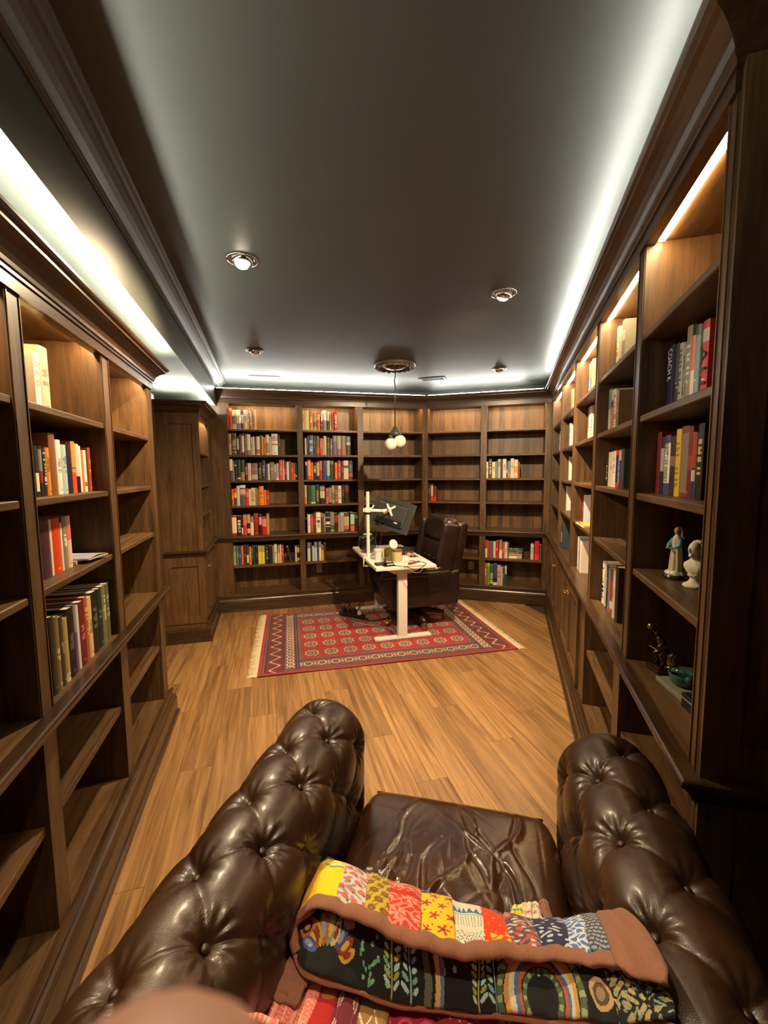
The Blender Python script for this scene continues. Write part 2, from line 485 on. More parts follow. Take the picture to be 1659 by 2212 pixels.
def lower_case(F, label, bays, x0, x1, shelves, base=(0, 0, 0, 0), doors=(), knobs=(), yoff=0.0, outlet=None):
    root = thing('base_cabinet', label, 'cabinet', F.w(0, yoff, 0), F.rz)
    depth = DEPTH
    edges = [x0] + [e for b in bays for e in b] + [x1]
    for i in range(0, len(edges), 2):
        a, b = edges[i], edges[i + 1]
        if b - a < .012: continue
        mb = MB().box(a, b, 0, .022, .10, .815)
        if i > 0: mb.box(a, a + .018, .022, depth, .10, .84)
        if i < len(edges) - 2: mb.box(b - .018, b, .022, depth, .10, .84)
        mb.build('upright', wood_v, root)
    for (a, b) in bays:
        MB().box(a, b, depth, depth + .012, .10, .84).build('back_panel', wood_back, root)
        MB().box(a, b, .0, depth, Z_DECK - .022, Z_DECK).build('bottom_deck', wood_h, root)
        for z in shelves:
            MB().rbox(a + .001, b - .001, .012, depth, z - .030, z, .003, 1).build('shelf', wood_h, root)
    for (a, b, kx) in doors:
        z0, z1, s = .215, .80, .062
        d = MB().box(a, a + s, -.018, .002, z0, z1).box(b - s, b, -.018, .002, z0, z1).box(a + s, b - s, -.018, .002, z1 - s, z1).box(a + s, b - s, -.018, .002, z0, z0 + s)
        d.box(a + s, a + s + .010, -.012, .002, z0 + s, z1 - s).box(b - s - .010, b - s, -.012, .002, z0 + s, z1 - s)
        door_ = d.build('door', wood_v, root)
        MB().box(a + s, b - s, -.004, .002, z0 + s, z1 - s).box(a + s + .03, b - s - .03, -.009, -.003, z0 + s + .03, z1 - s - .03).build('door_panel', wood_v, door_)
        if kx is not None:
            R90 = Matrix.Translation((kx, -.018, .70)) @ Matrix.Rotation(math.radians(90), 4, 'X')
            MB().lathe([(0, 0), (.011, 0), (.011, .002), (.005, .004), (.005, .014), (.012, .018), (.014, .024), (.011, .029), (0, .031)], 14, M=R90).build('knob', brass, door_, True)
    m0, m1, c0, c1 = base
    MB().prism(BASE, c0, c1, m0, m1).build('base_moulding', wood_mold, root)
    if outlet:
        ox, oz = outlet
        o_ = MB().rbox(ox - .035, ox + .035, depth - .006, depth, oz - .057, oz + .057, .003, 2).build('outlet', white_plastic, root)
        for s in (-.02, .02):
            MB().box(ox - .009, ox - .006, depth - .008, depth - .0055, oz + s - .008, oz + s + .008).box(ox + .006, ox + .009, depth - .008, depth - .0055, oz + s - .008, oz + s + .008).build('socket_slots', black_plastic, o_)
    return root

def counter(F, label, x0, x1, m0, m1, c0, c1, yoff=0.0, ret=()):
    root = thing('countertop', label, 'countertop', F.w(0, yoff, .812), F.rz)
    sl = MB().box(x0, x1, .0, DEPTH + .02, .845 - .812, .88 - .812); sl.build('top_board', wood_h, root)
    MB().prism([(q, z - .812) for q, z in NOSE], c0, c1, m0, m1).build('nosing_moulding', wood_mold, root)
    for M, a, b, n0, n1 in ret:
        MB().prism([(q, z - .812) for q, z in NOSE], a, b, n0, n1, M=M).build('nosing_moulding', wood_mold, root)
    return root
def turned(x, y, deg):
    return Matrix.Translation((x, y, 0)) @ Matrix.Rotation(math.radians(deg), 4, 'Z')

CT = .277
SH = [2.095, 1.805, 1.515, 1.225]
SHR = [2.082, 1.795, 1.515, 1.235]
ZH = 2.378
BL_B = [(-2.339, -1.581), (-1.515, -.867), (-.797, -.045)]
BR_B = [(.026, .674), (.746, 1.405)]
R_B = [(.128, .953), (1.028, 1.818), (1.878, 2.653), (2.733, 3.448), (3.528, 4.118)]
L_B = [(.05, .68), (.75, 1.42), (1.498, 2.106), (2.198, 2.815)]
upper_case(FBL, 'tall walnut bookcase of three bays on the back wall behind the monitor', BL_B, -2.593, 0, SH, ZH, crown=(0, -CT, -2.45, 0), cove=(led_cool, -.0938, .104, 1))
upper_case(FBR, 'tall walnut bookcase of two mostly empty bays behind the office chair', BR_B, 0, 1.474, SH, ZH, crown=(CT, -1, 0, 1.474), cove=(led_cool, -.0938, .104, 1))
ucr = upper_case(FR_, 'long walnut bookcase of five bays with visible strip lights on the right wall', R_B, 0, 4.165, SHR, ZH, crown=(1, 1, 0, 4.165), led_back=.040, zroof=ZH + .008, cove=(led_cool, -.074, .104, 0))
ucl = upper_case(FL, 'lower walnut bookcase under the dropped beam on the left wall', L_B, -.02, 2.90, [1.818, 1.528, 1.248], 2.108, crown=(0, 1, -.6, 2.90), led_back=.040, zroof=2.150, cove=(led_cool_left, -.086, .104, 0))
lower_case(FBL, 'open walnut base shelves under the three-bay back bookcase', BL_B, -2.593, 0, [.532], base=(1, -CT, -2.593, 0), outlet=(-1.331, .375))
lower_case(FBR, 'open walnut base shelves under the two-bay bookcase behind the office chair', BR_B, 0, 1.474, [.532], base=(CT, -1, 0, 1.474), outlet=(.546, .36))
lower_case(FR_, 'walnut base cabinet with panelled doors and open end bays on the right', [(2.60, 3.33), (3.43, 4.118)], 0, 4.165, [.532], base=(1, 1, 0, 4.165),
           doors=[(.07, .53, .115), (.60, 1.022, .995), (1.030, 1.47, 1.058), (1.53, 1.950, 1.923), (1.958, 2.42, 1.986)])
lower_case(FL, 'open walnut base shelves under the left bookcase', L_B, -.02, 2.90, [.540], base=(0, 1, -.6, 2.95))
counter(FBL, 'walnut counter ledge below the three-bay back bookcase', -2.593, 0, 1, -CT, -2.593 + 0, 0)
counter(FBR, 'walnut counter ledge below the bookcase behind the office chair', 0, 1.474, CT, -1, 0, 1.474)
counter(FR_, 'long walnut counter ledge with moulded edge along the right wall', 0, 4.165, 1, 1, 0, 4.165, ret=[(turned(4.165, 0, 90), 0, .36, -1, 0)])
counter(FL, 'walnut counter ledge with moulded edge along the left wall', -.6, 2.90, 0, 1, -.6, 2.90, ret=[(turned(2.90, 0, 90), 0, .36, -1, 0)])
# framed end panels of the two long runs
def end_panel(F, label, x, face, y1, zlist):
    """panelled end board; face = +1 looks along +x"""
    for (z0, z1, nm, par) in zlist:
        mb = MB()
        a, b = (x, x + .012) if face > 0 else (x - .012, x)
        a2, b2 = (x, x + .018) if face > 0 else (x - .018, x)
        mb.box(a, b, .0, y1, z0, z1)
        for y0_, y1_ in ((.0, .075), (y1 - .075, y1)):
            mb.box(a2, b2, y0_, y1_, z0, z1)
        mb.box(a2, b2, .075, y1 - .075, z1 - .09, z1).box(a2, b2, .075, y1 - .075, z0, z0 + .09)
        o = mb.build(nm, wood_v, par)
        o.location.z = -par.location.z
        return o
end_panel(FR_, '', 4.165, 1, .36, [(.88, 2.44, 'end_panel', ucr)])
o_ = MB().prism([(q, z + ZH + .04) for q, z in CROWN], 0, .36, -1, 0, M=turned(4.165, 0, 90)).build('crown_moulding', wood_mold, ucr); o_.location.z = -Z_CT
end_panel(FL, '', 2.90, 1, .345, [(.88, 2.2, 'end_panel', ucl)])
o_ = MB().prism([(q, z + 2.148) for q, z in CROWN], 0, .34, -1, 0, M=turned(2.90, 0, 90)).build('crown_moulding', wood_mold, ucl); o_.location.z = -Z_CT
for F, x, y1, nm in ((FR_, 4.165, .36, 'nearest end of the right cabinets'), (FL, 2.90, .345, 'door end of the left cabinets')):
    e = MB().box(x, x + .012, .0, y1, 0, .815).box(x, x + .018, 0, .075, 0, .815).box(x, x + .018, y1 - .075, y1, 0, .815).box(x, x + .018, .075, y1 - .075, .72, .815).box(x, x + .018, .075, y1 - .075, 0, .25)
    t = thing('cabinet_end_panel', 'framed walnut panel closing the ' + nm, 'cabinet panel', F.w(x, 0, 0), F.rz)
    e.v = [(p[0] - x, p[1], p[2]) for p in e.v]
    e.build('frame', wood_v, t)
    bb = MB().prism(BASE, 0, y1, -1, 0, M=Matrix.Rotation(math.radians(90), 4, 'Z'))
    bb.build('base_moulding', wood_mold, t)
# narrow pier beside the door
PX, PY = 4.27, -.06
pup = upper_case(FL, 'narrow walnut pier bookcase between the door and the back wall', [(PX + .06, 4.93)], PX, 5.03, [1.805, 1.485, 1.205], 2.108, crown=(-1, 0, PX, 5.06), yoff=PY, led_back=.040, zroof=2.150, cove=(led_cool_left, -.045, .104, 0))
o_ = MB().prism([(q, z + 2.148) for q, z in CROWN], -.37, 0, 0, 1, M=turned(PX, 0, -90)).build('crown_moulding', wood_mold, pup); o_.location.z = -Z_CT
s_ = MB().box(PX - .045, PX - .033, .0, .33, 2.252, 2.257).build('cove_led_strip', led_cool_left, pup); s_.location.z = -Z_CT
mb = MB().box(PX - .006, PX, 0, .35, .88, 2.148).box(PX - .018, PX, .0, .045, .88, 2.148).box(PX - .018, PX, .235, .35, .88, 2.148).box(PX - .018, PX, .045, .235, 2.05, 2.148).box(PX - .018, PX, .045, .235, .88, .93)
o_ = mb.build('side_panel', wood_v, pup); o_.location.z = -Z_CT
plo = lower_case(FL, 'narrow walnut base cabinet with one door beside the doorway', [], PX, 5.03, [], base=(-1, -1, PX, 5.10), doors=[(PX + .06, 4.93, PX + .12)], yoff=PY)
MB().box(PX - .006, PX, 0, .35, .10, .815).box(PX - .018, PX, 0, .05, .10, .815).box(PX - .018, PX, .28, .35, .10, .815).box(PX - .018, PX, .05, .28, .73, .815).box(PX - .018, PX, .05, .28, .10, .25).build('side_panel', wood_v, plo)
MB().prism(BASE, -.35, 0, 0, 1, M=turned(PX, 0, -90)).build('base_moulding', wood_mold, plo)
counter(FL, 'short walnut counter ledge of the narrow pier cabinet', PX, 5.03, -1, -1, PX, 5.12, yoff=PY, ret=[(turned(PX, 0, -90), -.35, 0, 0, 1)])

# ------------------------------------------------------------------ ceiling lamps
def downlight(label, x, y, on, aim=None, cone=140):
    t = thing('downlight', label, 'ceiling light', (x, y, Z_CEIL), 0, 'recessed gimbal downlights')
    MB().lathe([(.058, 0), (.074, 0), (.077, -.003), (.074, -.006), (.058, -.006), (.054, -.002)], 32).build('trim_ring', bronze if not on else chrome, t, True)
    A = Vector(aim) - Vector((x, y, Z_CEIL)); q = A.to_track_quat('-Z', 'Y').to_matrix().to_4x4()
    h = MB().lathe([(.0, .02), (.050, .02), (.052, .0), (.049, -.020), (.041, -.022), (.036, -.010), (.0, -.006)], 28, M=q).build('gimbal_head', chrome, t, True)
    MB().lathe([(0, .0), (.034, -.0095), (.034, -.022), (.028, -.034), (.016, -.041), (0, -.043)], 24, M=q).build('bulb_face', can_glow if on else opal, h, True)
    if on:
        ld = bpy.data.lights.new('downlight_lamp', 'SPOT'); lo = bpy.data.objects.new('downlight_lamp', ld); COL.objects.link(lo)
        ld.energy = E_CAN * on; ld.color = WARM; ld.spot_size = math.radians(cone); ld.spot_blend = .7; ld.shadow_soft_size = .03
        lo.parent = t
        lo.matrix_local = q @ Matrix.Translation((0, 0, -.085))
    return t
downlight('lit downlight nearest the left beam, brighter left one of two', -.69, 2.20, 1.0, (-.72, 2.1, 1.0), 166)
downlight('lit downlight over the middle of the floor, right one of two', .72, 2.62, 1.7, (.52, 3.66, 1.01), 145)
downlight('unlit downlight near the white ceiling vent', -1.10, 3.75, 0, (-1.5, 4.3, 1.4))
downlight('unlit downlight near the right bookcase corner', 1.20, 4.48, 0, (1.5, 4.9, 1.5))
downlight('lit downlight above the leather armchair, nearest the camera', -.22, .62, .50, (-.20, .72, 1.0), 60)
# pendant with three globes hung from a medallion
PXY = (.118, 4.30)
pd = thing('pendant_light', 'pendant lamp with pale glass globes on a long dark cord', 'pendant light', (*PXY, Z_CEIL))
mb = MB()
prof = [(0, -.045), (.035, -.045), (.05, -.036), (.085, -.034), (.10, -.022), (.15, -.020), (.165, -.032), (.185, -.032), (.20, -.018), (.21, -.006), (.21, 0)]
mb.lathe(prof, 48)
md = mb.build('ceiling_medallion', plain('medallion_bronze_paint', (.10, .065, .045), rough=.4, metal=.3), pd, True)
for i in range(20):
    a = 2 * math.pi * i / 20
    MB().ball((.178 * math.cos(a), .178 * math.sin(a), -.030), .022, 10, 6, sc=(1, 1, .5)).build('scroll_boss', md.data.materials[0], md, True)
MB().tube([(0, 0, -.045), (.006, 0, -.10), (-.004, .002, -.15), (.004, 0, -.22), (0, 0, -.30), (0, 0, -.62)], .006, 8).build('cord', black_metal, pd, True)
MB().lathe([(0, -.60), (.02, -.60), (.03, -.63), (.055, -.66), (.06, -.685), (.0, -.69)], 20).build('canopy_holder', dark_grey, pd, True)
for gx, gy, gz, gr in ((-.045, -.03, -.775, .062), (.045, .0, -.745, .064), (-.01, .06, -.76, .058)):
    g = MB().ball((gx, gy, gz), gr, 24, 16).build('globe', opal, pd, True)
    MB().lathe([(.018, gz + gr - .006), (.026, gz + gr - .004), (.026, gz + gr + .012), (.014, gz + gr + .03), (0, gz + gr + .03)], 14, M=Matrix.Translation((gx, gy, 0))).tube([(gx, gy, gz + gr + .02), (gx * .4, gy * .4, -.66)], .008, 6).build('socket', dark_grey, g, True)
# ceiling vents
def vent(label, x, y, rz, w, d, mt):
    t = thing('ceiling_vent', label, 'vent', (x, y, Z_CEIL), rz, 'ceiling vents')
    MB().box(-w / 2, w / 2, -d / 2, -d / 2 + .02, -.01, 0).box(-w / 2, w / 2, d / 2 - .02, d / 2, -.01, 0).box(-w / 2, -w / 2 + .02, -d / 2 + .02, d / 2 - .02, -.01, 0).box(w / 2 - .02, w / 2, -d / 2 + .02, d / 2 - .02, -.01, 0).build('frame', mt, t)
    MB().box(-w / 2 + .02, w / 2 - .02, -d / 2 + .02, d / 2 - .02, -.002, -.0005).build('dark_opening', black_metal, t)
    sm = MB().box(-.004, .004, -d / 2 + .02, d / 2 - .02, -.009, -.002).mesh('louvre', mt)
    n = 14
    for i in range(n):
        child(sm, 'louvre', t, Matrix.Translation((-w / 2 + .03 + (w - .06) * i / (n - 1), 0, 0)) @ Matrix.Rotation(1.1, 4, 'Y'))
    MB().box(-w / 2 + .02, w / 2 - .02, -.005, .005, -.0095, -.003).build('bar', mt, t)
vent('white louvred air vent in ceiling above the back-left bookcase', -1.31, 4.80, math.radians(14), .33, .16, white_enamel)
vent('dark louvred air vent in ceiling near the back corner', .56, 4.92, math.radians(-17), .30, .14, dark_grey)

BOOKS = [
 ('BL','left bay of back-left bookcase','top',2.108,0.035,[
  (-2.351,0.02,0.2,'954','T:ca8'),
  (-2.329,0.035,0.234,'e32','.85-1:e98'),
  (-2.292,0.043,0.213,'dc7','.25-.65:887,0-.12:ed6'),
  (-2.247,0.046,0.215,'fec','0-.3:88d'),
  (-2.2,0.032,0.204,'836','.35-.8:fed'),
  (-2.167,0.038,0.217,'fec',''),
  (-2.128,0.014,0.201,'db8',''),
  (-2.112,0.043,0.238,'b86','T:fed'),
  (-2.067,0.031,0.225,'ca6',''),
 ]),
 ('BL','left bay of back-left bookcase','second',1.808,0.035,[
  (-2.349,0.038,0.239,'998','.35-.55:b98,.55-.72:c54'),
  (-2.309,0.054,0.245,'543','T:dcb,.1-.18:a95'),
  (-2.251,0.021,0.209,'332','.3-.85:ccb'),
  (-2.228,0.025,0.232,'643','.0-.1:332'),
  (-2.201,0.028,0.241,'622','.15-.9:edc'),
  (-2.171,0.025,0.236,'755','T:a88'),
  (-2.144,0.038,0.236,'edc','0-.22:a76'),
  (-2.105,0.025,0.203,'aba',''),
  (-2.079,0.02,0.209,'edc',''),
  (-2.058,0.019,0.203,'644',''),
  (-2.038,0.037,0.212,'edc','.05-.3:e54'),
  (-2,0.02,0.23,'554',''),
  (-1.979,0.016,0.216,'db3',''),
  (-1.962,0.026,0.204,'e54',''),
  (-1.935,0.039,0.233,'dda','.1-.6:997'),
  (-1.895,0.022,0.211,'dbb',''),
  (-1.871,0.07,0.243,'eed','.45-.52:a77,.65-.9:caa'),
  (-1.799,0.024,0.229,'432',''),
 ]),
 ('BL','left bay of back-left bookcase','third',1.515,0.035,[
  (-2.345,0.038,0.242,'544','.45-1:edc'),
  (-2.306,0.015,0.223,'a88',''),
  (-2.29,0.027,0.234,'222','.7-.76:ccc'),
  (-2.261,0.037,0.239,'244','.05-.12:eee'),
  (-2.22,0.041,0.239,'443','0-.4:b84'),
  (-2.175,0.026,0.199,'322','T:ccc'),
  (-2.147,0.039,0.197,'ebb','T:d88'),
  (-2.105,0.069,0.196,'776','.6-.7:d54,.05-.35:bba'),
  (-2.033,0.042,0.202,'222','T:888'),
  (-1.989,0.039,0.231,'333','T:aa8'),
  (-1.949,0.024,0.19,'449',''),
  (-1.924,0.022,0.19,'edc',''),
  (-1.9,0.051,0.207,'876',''),
  (-1.848,0.017,0.181,'c66','.5-1:ccb'),
  (-1.83,0.031,0.196,'aaa','0-.15:eee'),
  (-1.795,0.037,0.233,'d44','T:e88'),
  (-1.757,0.024,0.233,'dba','.6-1:c88'),
  (-1.732,0.022,0.216,'634','.3-.6:c45'),
  (-1.709,0.026,0.213,'ddc',''),
  (-1.681,0.019,0.224,'665',''),
  (-1.661,0.03,0.204,'d32',''),
  (-1.63,0.02,0.198,'e63','.4-1:665'),
  (-1.608,0.023,0.195,'332','.2-.26:eee'),
 ]),
 ('BL','left bay of back-left bookcase','fourth',1.222,0.035,[
  (-2.333,0.028,0.195,'c63',''),
  (-2.304,0.027,0.201,'d42','.45-.75:fc2,0-.42:444'),
  (-2.276,0.035,0.229,'ccb',''),
  (-2.239,0.061,0.237,'656','.85-1:edc,.55-.8:cbb,.5-.56:b66'),
  (-2.177,0.033,0.198,'d33','.5-.8:e76'),
  (-2.143,0.021,0.189,'edb',''),
  (-2.121,0.051,0.203,'dc9','T:776'),
  (-2.069,0.022,0.202,'a75',''),
  (-2.046,0.018,0.193,'776',''),
  (-2.027,0.049,0.222,'f81',''),
  (-1.977,0.028,0.177,'d83',''),
  (-1.948,0.03,0.171,'a43',''),
 ]),
 ('BL','left bay of back-left bookcase','counter',0.882,0.035,[
  (-2.343,0.054,0.227,'b22','.12-.95:fdb'),
  (-2.288,0.052,0.225,'222','T:ddc'),
  (-2.235,0.015,0.224,'211','.05-.4:edc'),
  (-2.219,0.041,0.234,'d32','.5-1:e74'),
  (-2.175,0.036,0.236,'323','.1-.35:db8,.6-1:ba8'),
  (-2.138,0.035,0.214,'edb','.7-1:886'),
  (-2.101,0.052,0.242,'922','.6-1:a33'),
  (-2.041,0.029,0.232,'322','.5-.9:cb9'),
  (-2.008,0.051,0.207,'c22','.45-.9:e88'),
  (-1.956,0.03,0.239,'b95',''),
 ]),
 ('BL','left bay of back-left bookcase','under-counter',0.532,0.035,[
  (-2.341,0.03,0.229,'8a8','.7-1:687'),
  (-2.31,0.029,0.225,'665',''),
  (-2.28,0.025,0.212,'258',''),
  (-2.253,0.028,0.225,'d64',''),
  (-2.223,0.03,0.232,'432',''),
  (-2.192,0.023,0.231,'543','.1-.5:edb'),
  (-2.166,0.028,0.206,'c73',''),
  (-2.136,0.016,0.219,'232','T:bb9'),
  (-2.118,0.022,0.218,'153',''),
  (-2.095,0.028,0.214,'221',''),
  (-2.064,0.039,0.212,'ec7','.65-1:ba6'),
  (-2.024,0.033,0.21,'ed3','.65-1:ba5'),
  (-1.99,0.018,0.209,'243',''),
  (-1.971,0.019,0.22,'222','T:ccc'),
  (-1.951,0.049,0.212,'222',''),
  (-1.901,0.018,0.21,'887',''),
  (-1.881,0.032,0.224,'ddb',''),
  (-1.844,0.027,0.204,'db6','.6-1:a84'),
  (-1.815,0.017,0.218,'dca',''),
  (-1.797,0.027,0.202,'b35',''),
  (-1.703,0.03,0.188,'332','',-0.22),
  (-1.638,0.019,0.185,'ccb',''),
  (-1.617,0.036,0.19,'224','.6-.95:d93,.05-.25:d93'),
 ]),
 ('BL','middle bay of back-left bookcase','top',2.108,0.035,[
  (-1.519,0.031,0.224,'db7',''),
  (-1.487,0.052,0.225,'ed9',''),
  (-1.434,0.047,0.222,'c83',''),
  (-1.385,0.037,0.202,'ca7','.2-.5:776'),
  (-1.347,0.042,0.203,'e52','.6-.95:fb6'),
  (-1.304,0.032,0.202,'534','.3-.34:eaa,.8-1:dca'),
  (-1.271,0.041,0.236,'fff','0-.5:998'),
  (-1.227,0.029,0.224,'432','.5-1:edb'),
  (-1.196,0.022,0.194,'ba7','0-.3:ec4'),
  (-1.173,0.029,0.207,'865','.55-1:c44'),
  (-1.142,0.041,0.237,'b32','T:fed'),
 ]),
 ('BL','middle bay of back-left bookcase','second',1.808,0.035,[
  (-1.493,0.022,0.197,'dca',''),
  (-1.469,0.019,0.223,'225',''),
  (-1.449,0.058,0.232,'458','T:bde'),
  (-1.389,0.025,0.224,'443',''),
  (-1.363,0.043,0.225,'653','.1-.4:b53'),
  (-1.318,0.031,0.199,'d43',''),
  (-1.286,0.013,0.194,'bba',''),
  (-1.272,0.036,0.226,'cb8',''),
  (-1.235,0.037,0.211,'443',''),
  (-1.196,0.03,0.195,'776',''),
  (-1.163,0.052,0.23,'757','.7-1:888'),
  (-1.11,0.048,0.231,'aa9','0-.35:966'),
  (-1.061,0.059,0.231,'876','0-.35:a64'),
  (-0.999,0.052,0.224,'433','.55-.7:bb8,.72-1:688'),
 ]),
 ('BL','middle bay of back-left bookcase','third',1.515,0.035,[
  (-1.495,0.024,0.213,'321','.8-1:caa'),
  (-1.469,0.042,0.232,'d53','.2-.95:e96'),
  (-1.426,0.026,0.205,'e73',''),
  (-1.399,0.036,0.203,'223','T:ddd'),
  (-1.362,0.035,0.224,'224','.2-.9:ca7'),
  (-1.326,0.03,0.224,'b32','.5-1:d75'),
  (-1.295,0.054,0.226,'337',''),
  (-1.24,0.039,0.226,'17a','.2-1:aca'),
  (-1.198,0.042,0.223,'332','.45-.75:533,.8-1:776'),
  (-1.144,0.033,0.202,'f71',''),
  (-1.108,0.04,0.226,'945','T:c9a'),
  (-1.067,0.03,0.218,'722',''),
  (-1.036,0.059,0.226,'dca','.6-.72:555'),
  (-0.975,0.05,0.226,'334','.15-.35:c44,.4-.8:467'),
 ]),
 ('BL','middle bay of back-left bookcase','fourth',1.222,0.035,[
  (-1.51,0.027,0.228,'e71','.35-1:ba8'),
  (-1.482,0.046,0.227,'332',''),
  (-1.435,0.054,0.224,'376','.03-.1:eee'),
  (-1.378,0.045,0.231,'332','T:a97'),
  (-1.326,0.056,0.222,'222','.3-.7:cc8,.75-.95:999'),
  (-1.269,0.012,0.186,'236',''),
  (-1.256,0.03,0.185,'d65',''),
  (-1.225,0.039,0.194,'888','0-.1:222'),
  (-1.185,0.034,0.217,'a97','.2-.6:865'),
  (-1.15,0.039,0.219,'843','T:b87'),
  (-1.109,0.041,0.213,'ddb','T:886'),
  (-1.066,0.035,0.221,'321',''),
  (-1.029,0.052,0.225,'211','.6-.95:722'),
 ]),
 ('BL','middle bay of back-left bookcase','counter',0.882,0.035,[
  (-1.482,0.033,0.215,'edb',''),
  (-1.448,0.036,0.213,'a43','T:c87'),
  (-1.41,0.028,0.223,'732','.4-.75:b43'),
  (-1.38,0.055,0.238,'eed','T:665'),
  (-1.324,0.03,0.226,'543','.8-1:b64'),
  (-1.293,0.027,0.219,'875',''),
  (-1.265,0.053,0.234,'222','.72-.76:ddd,.4-.55:ddd,.25-.28:ddd'),
  (-1.211,0.051,0.233,'887','.1-.35:554'),
  (-1.159,0.042,0.22,'221','.5-.9:933'),
  (-1.116,0.026,0.208,'b86',''),
  (-1.089,0.047,0.226,'999','.85-1:bbb'),
  (-1.041,0.062,0.225,'543','.1-.6:c64,.3-.8:ba8'),
  (-0.963,0.051,0.225,'266','.0-.3:d65,.38-.9:bcb'),
  (-0.91,0.043,0.218,'221','.7-.9:664'),
 ]),
 ('BL','middle bay of back-left bookcase','under-counter',0.532,0.035,[
  (-1.493,0.036,0.224,'cca','.7-1:776'),
  (-1.456,0.02,0.217,'334',''),
  (-1.435,0.023,0.178,'ccd',''),
  (-1.41,0.032,0.228,'bcd','.7-1:887'),
  (-1.377,0.02,0.219,'346',''),
  (-1.354,0.027,0.231,'edc','.7-1:987'),
  (-1.325,0.029,0.183,'da3','.7-1:764'),
  (-1.295,0.028,0.209,'432',''),
 ]),
 ('BR','right bay of back-right bookcase','third',1.508,0.035,[
  (0.736,0.031,0.197,'edb',''),
  (0.769,0.041,0.232,'543','T:ddc'),
  (0.811,0.038,0.196,'edb',''),
  (0.85,0.028,0.204,'788',''),
  (0.879,0.032,0.227,'998','.0-.6:bba,.85-1:cca'),
  (0.912,0.023,0.227,'643',''),
  (0.936,0.041,0.229,'edc',''),
  (0.979,0.014,0.194,'754','.3-.5:dcb'),
  (0.994,0.029,0.204,'69b','.05-.3:d84'),
  (1.025,0.042,0.233,'dca',''),
  (1.068,0.043,0.219,'eca','.25-.62:e97'),
  (1.113,0.02,0.192,'843',''),
 ]),
 ('BR','right bay of back-right bookcase','under-counter',0.532,0.035,[
  (0.732,0.035,0.215,'edc','.52-1:c32'),
  (0.768,0.02,0.202,'b54',''),
  (0.789,0.05,0.195,'656','.15-.4:844'),
  (0.84,0.03,0.202,'ccb',''),
  (0.871,0.035,0.215,'b32',''),
  (0.911,0.036,0.222,'ddc','.45-1:987'),
  (0.948,0.025,0.193,'b43',''),
  (0.974,0.034,0.197,'dcb',''),
  (1.011,0.017,0.187,'655',''),
  (1.277,0.036,0.19,'ccb',''),
  (1.322,0.054,0.225,'c22','.0-.35:e33'),
  (1.379,0.022,0.186,'555',''),
 ]),
 ('BR','right bay of back-right bookcase','bottom',0.192,0.035,[
  (0.733,0.037,0.268,'a65',''),
  (0.771,0.034,0.27,'693','.85-1:bb3'),
  (0.807,0.036,0.253,'364','.05-.22:cc3,.3-.6:9a9'),
  (0.844,0.048,0.267,'446','.0-.12:edc,.15-.35:224'),
  (0.893,0.042,0.25,'ca9',''),
  (0.936,0.022,0.229,'cba',''),
  (0.959,0.025,0.225,'444',''),
  (0.985,0.022,0.246,'254','.6-1:bba'),
 ]),
 ('BR','left bay of back-right bookcase','fourth',1.222,0.035,[
  (0.022,0.034,0.212,'321',''),
  (0.058,0.033,0.22,'322','.3-.9:ba9,0-.25:d32'),
  (0.094,0.034,0.189,'721','0-.3:c32'),
 ]),
 ('L','second bay of left bookcase','second',1.528,0.05,[
  (1.603,0.02,0.179,'222',''),
  (1.625,0.021,0.165,'222','.1-.45:edb'),
  (1.647,0.022,0.166,'322','.5-.95:998,.25-.5:933'),
  (1.671,0.022,0.162,'333','T:ccc'),
  (1.694,0.027,0.163,'e92',''),
  (1.723,0.047,0.215,'853',''),
  (1.771,0.038,0.196,'eed',''),
  (1.811,0.04,0.181,'bcc',''),
  (1.852,0.039,0.189,'223',''),
  (1.893,0.035,0.198,'e52','.4-1:e93,.45-.5:66a'),
  (1.929,0.032,0.191,'302','.35-1:dcb'),
  (1.963,0.017,0.185,'eed',''),
  (1.981,0.018,0.169,'e74',''),
  (2.001,0.024,0.17,'eed','.15-.22:e63'),
  (2.026,0.017,0.171,'542',''),
  (2.045,0.027,0.183,'a42',''),
 ]),
 ('L','second bay of left bookcase','third',1.248,0.06,[
  (1.641,0.06,0.199,'423',''),
  (1.703,0.017,0.197,'edb',''),
  (1.721,0.057,0.198,'d41',''),
  (1.78,0.016,0.177,'edc',''),
  (1.797,0.032,0.197,'987',''),
  (1.831,0.035,0.196,'ecb','.55-.8:e76'),
 ]),
 ('L','second bay of left bookcase','counter',0.882,0.02,[
  (1.558,0.031,0.262,'332',''),
  (1.59,0.029,0.252,'875',''),
  (1.621,0.027,0.242,'543',''),
  (1.649,0.031,0.227,'ba6','0-.15:edb'),
  (1.681,0.047,0.25,'211',''),
  (1.73,0.022,0.249,'869','.6-1:aa9'),
  (1.754,0.02,0.24,'ddd',''),
  (1.775,0.045,0.246,'722',''),
  (1.822,0.031,0.252,'b64',''),
  (1.854,0.036,0.242,'ec8',''),
  (1.891,0.06,0.25,'221',''),
  (1.953,0.042,0.248,'232',''),
  (1.997,0.045,0.248,'775',''),
  (2.043,0.038,0.247,'664',''),
 ]),
 ('L','second bay of left bookcase','top',1.818,0.06,[
  (1.691,0.038,0.188,'fed',''),
  (1.731,0.06,0.219,'cb9',''),
 ]),
 ('R','nearest bay of right bookcase','second',1.795,0.08,[
  (3.541,0.052,0.228,'225',''),
  (3.595,0.046,0.218,'221',''),
  (3.642,0.034,0.21,'aa9','T:444'),
  (3.677,0.02,0.203,'998','T:544'),
  (3.699,0.042,0.244,'987',''),
  (3.742,0.025,0.205,'fed','.5-1:e76'),
  (3.769,0.033,0.226,'8a9','.85-1:365'),
  (3.803,0.011,0.221,'221',''),
  (3.816,0.045,0.222,'c32','.72-.9:cbb,.0-.1:cbb'),
 ]),
